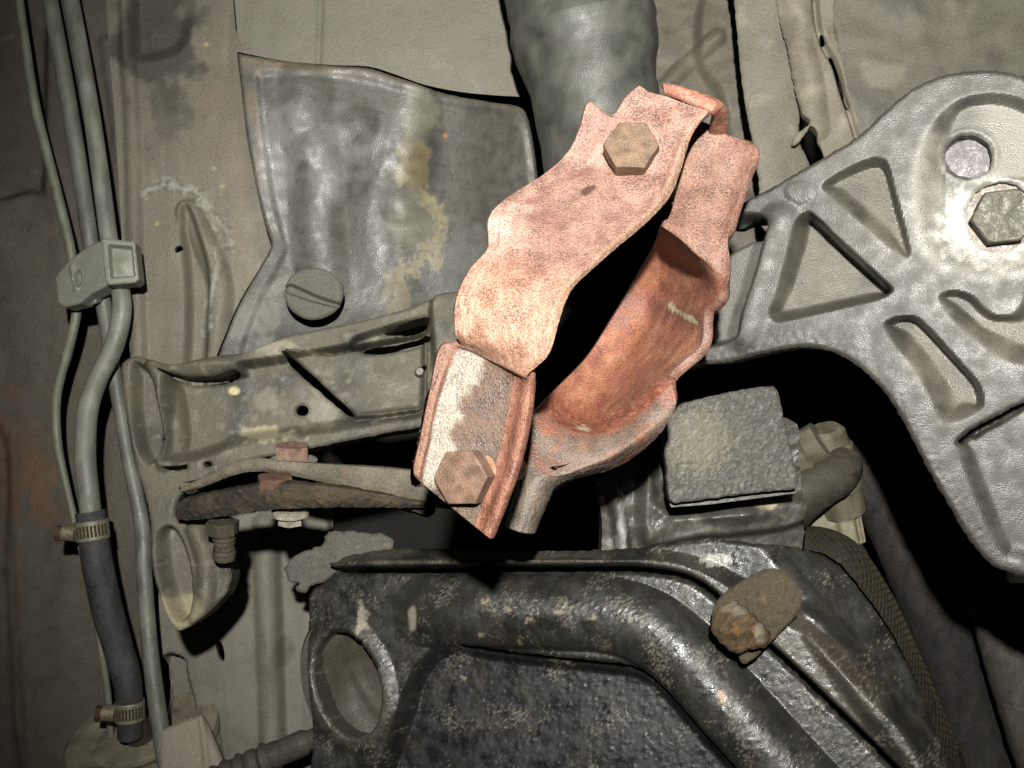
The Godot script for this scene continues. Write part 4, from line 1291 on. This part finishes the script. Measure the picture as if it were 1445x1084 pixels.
func heat_shield() -> void:
	var p := Plate.new(P(540, 270, .61), 0.17, -0.06)
	p.cut(p.pts([334, 74, 342, 73, 400, 84, 470, 90, 520, 92, 560, 104, 600, 118, 650, 128, 700, 133, 740, 136, 754, 146, 764, 180, 772, 230, 776, 300, 760, 400, 700, 470, 600, 500, 480, 520, 380, 530, 306, 520, 318, 470, 338, 424, 362, 384, 380, 352, 382, 340, 372, 310, 358, 250, 346, 180, 338, 110], true, true, 3), 1.2, C(73, 71, 64))
	var fine := nz(0.22, 111, 4)
	var mid := nz(0.06, 112, 3)
	var broad := nz(0.025, 113, 3)
	# the turned border
	var inner := p.field(p.pts([356, 100, 364, 94, 420, 96, 500, 98, 560, 112, 640, 134, 740, 146, 764, 200, 770, 300, 740, 420, 600, 490, 400, 520, 330, 520, 350, 440, 392, 360, 392, 336, 378, 280, 366, 200, 358, 130], true), 14.0)
	p.step(inner, -1.8, 6.0)
	p.paint(p.field(p.pts([334, 74, 560, 100, 760, 140, 750, 150, 560, 110, 370, 94, 358, 110, 372, 220, 390, 340, 380, 350], false), 14.0), C(96, 84, 66), 2.0, 0.6, fine, 2.0)
	# dents and folds of the foil
	p.ridge(p.line(p.pts([430, 120, 440, 220, 448, 330, 456, 400], true, false), 22.0), 20.0, 4.0, 2.0)
	p.ridge(p.line(p.pts([436, 216, 470, 196, 508, 172], true, false), 16.0), 15.0, 2.5, 2.0)
	p.ridge(p.line(p.pts([586, 120, 590, 180, 580, 240, 566, 280], true, false), 22.0), 20.0, 4.0, 2.0)
	p.bump(405, 180, 14, 26, 4.0)
	p.bump(480, 250, 14, 18, 5.0)
	p.bump(580, 310, 16, 18, 4.0)
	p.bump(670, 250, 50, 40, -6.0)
	p.bump(520, 330, 20, 30, -4.0)
	p.rough(nz(0.02, 119, 1), 3.2); p.rough(nz(0.05, 118, 2), 0.25); p.rough(fine, 0.15)
	p.bend(-0.0012, -0.0005, p.mm(430, 230).x, p.mm(430, 230).y)
	p.soft_edge(1.6)
	p.tint(broad, C(60, 60, 57), 0.0, 0.35, 0.8)
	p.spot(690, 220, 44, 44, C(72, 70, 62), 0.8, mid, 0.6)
	p.spot(660, 380, 40, 40, C(92, 92, 86), 0.5, mid, 0.8)
	p.spot(595, 160, 14, 24, C(104, 102, 90), 0.8, mid, 0.7)
	p.spot(585, 225, 13, 22, C(104, 94, 70), 0.8, mid, 0.9)
	p.spot(590, 310, 24, 24, C(106, 104, 92), 0.8, mid, 0.4)
	for q in [[610, 282], [622, 296], [626, 312], [622, 330], [612, 346], [600, 356], [618, 366], [586, 374], [570, 380], [568, 400], [600, 274], [566, 245]]:
		p.spot(q[0], q[1], 6.0, 7.0, C(130, 122, 96), 0.6, fine, 1.3)
	p.spot(560, 420, 12, 20, C(104, 96, 76), 0.7, mid, 0.9)
	p.spot(631, 184, 1.8, 1.5, C(150, 96, 58), 0.9)
	p.spot(395, 210, 16, 46, C(112, 111, 108), 0.4, mid, 0.8)  # sheen on the foil, painted as a paler patch
	p.spot(470, 230, 22, 26, C(108, 107, 104), 0.4, mid, 0.9)  # second painted sheen patch
	p.spot(350, 440, 26, 26, C(104, 102, 94), 0.7, mid, 1.0)
	tag(obj("heat_shield", p.made(3.0), M.foil), "dark crinkled foil heat shield with yellow stains, upper left of the clamp", "heat shield")
	# slotted round fastener
	var q := Plate.new(P(442, 416, .588), 0.1, 0.05)
	var disc := []
	for k in 16:
		disc.append(442 + 42 * cos(TAU * k / 16)); disc.append(414 + 37 * sin(TAU * k / 16))
	q.cut(q.pts(disc), 0.8, C(88, 87, 79))
	q.step(q.field(q.pts([396, 404, 410, 400, 450, 418, 482, 428, 490, 436, 470, 434, 440, 426, 404, 414], false), 8.0), -5.0, 1.0)
	q.ragged(mid, 0.8)
	q.rough(mid, 0.8); q.soft_edge(2.5)
	q.tint(mid, C(84, 82, 74), 0.0, 0.4, 0.7)
	tag(obj("slotted_fastener", q.made(6.0), M.dusty), "round grey fastener with a cross slot at the heat shield's lower edge", "fastener")

func shaft() -> void:
	var n := nz(0.06, 121, 3)
	var a := P(800, -90, .60); var b := P(868, 300, .62)
	var ax := (b - a).normalized()
	var prof := []
	var L := (b - a).length() * 1000.0
	for k in 70:
		var w := L * k / 69.0
		prof.append([w, lerpf(48.5, 42.5, ss(70.0, 100.0, w)) + 1.2 * exp(-pow((w - 60.0) / 4.0, 2.0)) - 0.9 * exp(-pow((w - 50.0) / 3.0, 2.0))])
	tag(obj("propeller_shaft_tube", lathe(a, ax, prof, 96, C(84, 85, 79), n, 0.0016), M.line), "thick grey round tube coming down from the top edge behind the clamp", "tube")

func wrapped_ducts() -> void:
	var fine := nz(0.2, 131, 4)
	var mid := nz(0.05, 132, 3)
	var fold := nz(0.022, 133, 2)
	var p := Plate.new(P(1080, 120, .60), -0.05, 0.05)
	p.cut(p.pts([1028, -100, 1038, 0, 1046, 90, 1056, 160, 1072, 250, 1084, 330, 1180, 340, 1168, 280, 1146, 222, 1130, 196, 1132, 150, 1126, 80, 1112, 0, 1104, -100], true), 1.0, C(116, 113, 102))
	p.ragged(fine, 0.8)
	p.bend(-0.010, 0.0, 5.0)
	p.rough(fold, 4.0); p.rough(mid, 0.5)
	p.soft_edge(1.5)
	p.tint(fold, C(120, 116, 104), 0.0, 0.4, 0.7)
	p.tint(mid, C(150, 146, 132), 0.15, 0.5, 0.4)
	tag(obj("foil_wrapping", p.made(4.0), M.sheet), "pale creased foil strip, left one of two hanging behind the cast bracket", "wrapping", "")
	var q := Plate.new(P(1150, 110, .59), -0.18, 0.05)
	q.cut(q.pts([1082, -100, 1096, 0, 1112, 70, 1122, 120, 1132, 160, 1142, 176, 1130, 198, 1117, 204, 1128, 186, 1146, 182, 1160, 210, 1182, 250, 1240, 240, 1222, 200, 1200, 130, 1180, 40, 1170, -100], true), 0.9, C(120, 116, 103))
	q.ragged(fine, 1.4)
	q.bend(-0.004, 0.0, 10.0)
	q.rough(fold, 6.0); q.rough(mid, 1.2)
	q.ridge(q.line(q.pts([1126, 0, 1128, 60, 1140, 110, 1150, 180], true, false), 14.0), 10.0, 5.0, 1.2)
	q.ridge(q.line(q.pts([1150, 0, 1158, 50, 1178, 92, 1190, 130, 1210, 190], true, false), 6.0), 2.4, -5.0, 1.0)
	q.hole(q.field(q.pts([1158, 44, 1163, 48, 1166, 60, 1160, 60], false), 5.0))
	q.hole(q.field(q.pts([1170, 76, 1176, 80, 1190, 118, 1200, 150, 1196, 150, 1180, 108], false), 5.0))
	q.soft_edge(1.4)
	q.tint(fold, C(124, 120, 106), 0.0, 0.4, 0.7)
	q.tint(mid, C(158, 153, 138), 0.1, 0.45, 0.5)
	tag(obj("foil_wrapping", q.made(4.0), M.sheet), "pale torn foil strip with a curled tear, right one of two behind the cast bracket", "wrapping", "")

# ---------------------------------------------------------------- pipes, clip, hose and canister at the left
func pipes() -> void:
	var n := nz(0.05, 141, 3)
	var r := 0.00048                                    # metres per photograph pixel at the lines
	tag(obj("thin_line", tube([P(22, -40, .635), P(33, 40, .633), P(50, 150, .63), P(80, 270, .625), P(100, 355, .622), P(108, 430, .62), P(101, 475, .62), P(87, 525, .622), P(79, 570, .624), P(82, 630, .625), P(97, 700, .626), P(112, 760, .63), P(132, 860, .635), P(152, 980, .64), P(160, 1100, .645)],
		[6 * r, 6 * r, 7 * r, 7 * r, 7 * r, 7 * r, 6.5 * r, 6.5 * r, 6.5 * r, 6 * r, 5 * r, 5 * r, 5 * r, 5 * r, 5 * r], 14, 8, C(112, 116, 102), n, 0.0), M.line), "thin grey metal line, leftmost of the three, kinked below the clip", "pipe")
	tag(obj("steel_pipe", tube([P(62, -40, .63), P(74, 20, .63), P(96, 140, .627), P(114, 250, .622), P(128, 345, .618), P(146, 430, .62), P(160, 520, .626), P(180, 640, .63), P(200, 740, .628), P(204, 820, .62), P(213, 930, .612), P(228, 1040, .605), P(240, 1110, .60)],
		[11.5 * r, 11.5 * r, 11.5 * r, 11.5 * r, 11.5 * r, 11 * r, 10 * r, 10 * r, 11 * r, 11 * r, 11.5 * r, 12 * r, 12 * r], 18, 8, C(106, 108, 100), n, 0.0), M.line), "long grey steel pipe, middle of the three, running on past the rubber hose", "pipe")
	tag(obj("steel_pipe", tube([P(92, -40, .632), P(104, 20, .63), P(126, 140, .626), P(142, 250, .62), P(155, 345, .615), P(168, 400, .612), P(172, 440, .61), P(160, 490, .608), P(138, 535, .608), P(124, 580, .608), P(120, 640, .61), P(124, 690, .61), P(129, 735, .61), P(131, 760, .61)],
		[11.5 * r, 11.5 * r, 11.5 * r, 12 * r, 12 * r, 12.5 * r, 13 * r, 13.5 * r, 13.5 * r, 14 * r, 14.5 * r, 14.5 * r, 14.5 * r, 14.5 * r], 20, 9, C(122, 124, 116), n, 0.0), M.line), "bent grey steel pipe, rightmost of the three, ending in the rubber hose", "pipe")
	# rubber hose
	tag(obj("rubber_hose", tube([P(127, 722, .61), P(131, 748, .61), P(138, 800, .61), P(152, 862, .612), P(168, 920, .614), P(180, 965, .616), P(183, 1010, .617), P(184, 1040, .618)],
		[20 * r, 20 * r, 20.5 * r, 20.5 * r, 20 * r, 19 * r, 17.5 * r, 17 * r], 28, 12, C(56, 56, 56), n, 0.0008), M.rubber), "black rubber hose between two hose clips at lower left", "hose")
	for s in [[130, 748, .61, 0.12, 21.5, "hose clip with a rusty screw at the rubber hose's upper end", -1], [183, 1003, .617, 0.02, 19.0, "hose clip at the rubber hose's lower end, above the round canister", -1]]:
		var c := P(s[0], s[1], s[2])
		var ax := Vector3(-s[3], 1, 0).normalized()
		var t := thing("hose_clip", "slotted metal " + s[5], "hose clip", c, "hose clips on the rubber hose")
		var rr: float = s[4] * r * 1000.0
		obj("band", lathe(c, ax, [[-6.5, rr - 1.2], [-6.5, rr + 0.3], [-5.8, rr + 0.6], [5.8, rr + 0.6], [6.5, rr + 0.3], [6.5, rr - 1.2]], 48, C(122, 118, 100)), M.shiny_dull, t)
		var side := Vector3(1, s[3], 0).normalized()
		for k in 9:                                    # the pressed slots round the band
			var a := PI * (k - 2.0) / 8.0 * 0.55 + 0.75
			var out := side * cos(a) + Vector3(0, 0, 1) * sin(a)
			var tang := ax.cross(out)
			var m := c + out * (rr + 0.62) * .001
			var ends := tube([m - ax * .0038, m + ax * .0038], [.0007, .0007], 6, 1, C(60, 50, 36))
			obj("slot", ends, M.dusty, t)
		var sc := c - side * (rr + 3.0) * .001 + Vector3(0, 0, .004)
		var hs := obj("screw_housing", tube([sc - Vector3(-.004, 0.0002, 0), sc + Vector3(-.004, 0.0006, .001)], [.0055, .0055], 12, 2, C(118, 110, 92)), M.shiny_dull, t)
		obj("screw_head", hex_head(sc + Vector3(-.004, 0, .001), Vector3(-1, 0.05, .2), 5.6, 4.5, 0.2, C(78, 58, 48), n), M.dusty, hs)
	# plastic clip over the three pipes
	var g := thing("pipe_clip", "grey plastic clip with a square window that holds the three pipes", "clip", P(135, 430, .60))
	var p := Plate.new(P(120, 390, .598), -0.12, 0.1)
	p.cut(p.pts([76, 392, 84, 380, 102, 362, 124, 346, 146, 337, 152, 340, 158, 396, 148, 404, 126, 416, 112, 428, 88, 434, 80, 428], false), 0.8, C(122, 124, 114))
	p.step(p.field(p.pts([104, 388, 110, 380, 114, 390, 112, 404, 106, 402]), 6.0), -4.0, 1.2)
	p.ridge(p.line(p.pts([101, 376, 105, 392, 108, 408], true, false), 4.0), 2.0, 1.4, 1.0)
	p.rough(n, 0.6); p.soft_edge(1.8)
	obj("body", p.made(14.0), M.line, g)
	var w := Plate.new(P(170, 370, .592), 0.16, 0.08)
	w.cut(w.pts([142, 337, 152, 336, 190, 341, 196, 394, 190, 399, 152, 402, 148, 396], false), 0.7, C(128, 130, 120))
	w.step(w.field(w.pts([152, 345, 186, 348, 190, 390, 156, 393], false), 8.0), -5.0, 1.0)
	w.bump(170, 372, 7, 7, 2.0)
	w.soft_edge(1.2)
	obj("window_frame", w.made(16.0), M.line, g)
	var y := Plate.new(P(120, 426, .606), -0.05, -0.2)
	y.cut(y.pts([88, 424, 104, 430, 134, 420, 136, 428, 112, 436, 94, 436], false), 0.8, C(116, 118, 108))
	y.soft_edge(1.0)
	obj("lower_lip", y.made(10.0), M.line, g)
	# canister at the bottom
	var t := thing("round_canister", "dark round canister with a rimmed lid, under the hose at the bottom left", "canister", P(215, 1084, .63))
	var c := P(202, 1044, .64)
	var ax := Vector3(-0.12, 1.0, 0.34).normalized()
	obj("lid", lathe(c, ax, [[4, 0], [4, 26], [3, 32], [6, 38], [8, 42], [8, 49], [5, 52], [-2, 52.5]], 80, C(128, 123, 108), n, 0.0008), M.sheet, t)
	obj("body", lathe(c, ax, [[-70, 0], [-70, 51], [-4, 51], [-2, 50]], 80, C(150, 147, 134), n, 0.0008), M.sheet, t)
	obj("spout", tube([c, P(190, 1024, .625), P(184, 1004, .617)], [.010, .009, .008], 18, 4, C(70, 66, 56)), M.sheet, t)
	var k := Plate.new(P(262, 1060, .60), 0.2, 0.25)
	k.cut(k.pts([222, 1032, 284, 1008, 296, 1030, 318, 1084, 330, 1130, 226, 1130], false), 1.0, C(132, 128, 116))
	k.ridge(k.line(k.pts([284, 1008, 290, 1060, 294, 1130], false, false), 4.0), 2.5, 1.5, 1.0)
	k.rough(n, 0.8); k.soft_edge(3.5)
	obj("cheek_plate", k.made(6.0), M.sheet, t)
	# ribbed cable boot
	var path := []
	var rad := []
	for s in 26:
		var f := s / 25.0
		path.append(P(lerpf(300, 470, f), lerpf(1104, 1030, f), .60))
		rad.append((.0085 if f > 0.55 else .0095 + .0016 * sin(f * 60.0)) if f < 0.8 else .0065)
	tag(obj("ribbed_boot", tube(path, rad, 24, 3, C(60, 56, 50)), M.rubber), "dark ribbed rubber cable boot at the bottom edge left of the black tray", "boot")

func _ready() -> void:
	var cam := Camera3D.new()
	cam.name = "camera"
	cam.fov = rad_to_deg(2.0 * atan(542.0 / F))
	cam.near = 0.02
	cam.far = 20.0
	add_child(cam)
	cam.current = true
	var env := Environment.new()
	env.background_mode = Environment.BG_COLOR
	env.background_color = Color(0.004, 0.004, 0.004)
	env.tonemap_mode = Environment.TONE_MAPPER_LINEAR
	env.tonemap_exposure = 1.0
	env.sdfgi_enabled = true
	env.ssao_enabled = true
	env.ssil_enabled = true
	var we := WorldEnvironment.new()
	we.name = "environment"
	we.environment = env
	add_child(we)
	var flash := SpotLight3D.new()                      # the camera's own flash, a hand's breadth above the lens
	flash.name = "camera_flash"
	flash.position = Vector3(0.0, 0.14, 0.15)
	flash.light_color = Color(1.0, 0.99, 0.965)
	flash.light_energy = 1.3
	flash.light_size = 0.010
	flash.spot_angle = 40.0
	flash.spot_angle_attenuation = 0.9
	flash.spot_range = 10.0
	flash.spot_attenuation = 2.0
	flash.shadow_enabled = true
	add_child(flash)
	flash.look_at_from_position(flash.position, P(900, 400, .55), Vector3.UP)

	materials()
	M.shiny_dull = mat(121, 0.05, 0.5, [{"over": 0.66, "color": Color(1, 1, 0.95), "most": 0.4}], 0.4, 0.7, 0.35, 3.0, 0.5, 0.05)
	M.sheet.albedo_color = Color(0.925, 0.915, 0.90)
	M.line.albedo_color = Color(0.91, 0.905, 0.89)
	M.rust.albedo_color = Color(0.96, 0.94, 0.91)
	M.cast.albedo_color = Color(0.95, 0.945, 0.93)
	panels()
	heat_shield()
	shaft()
	wrapped_ducts()
	cast_bracket()
	pressed_arm()
	dark_tray()
	torn_gasket()
	gearbox_area()
	straps()
	exhaust_clamp()
	pipes()
	fittings()
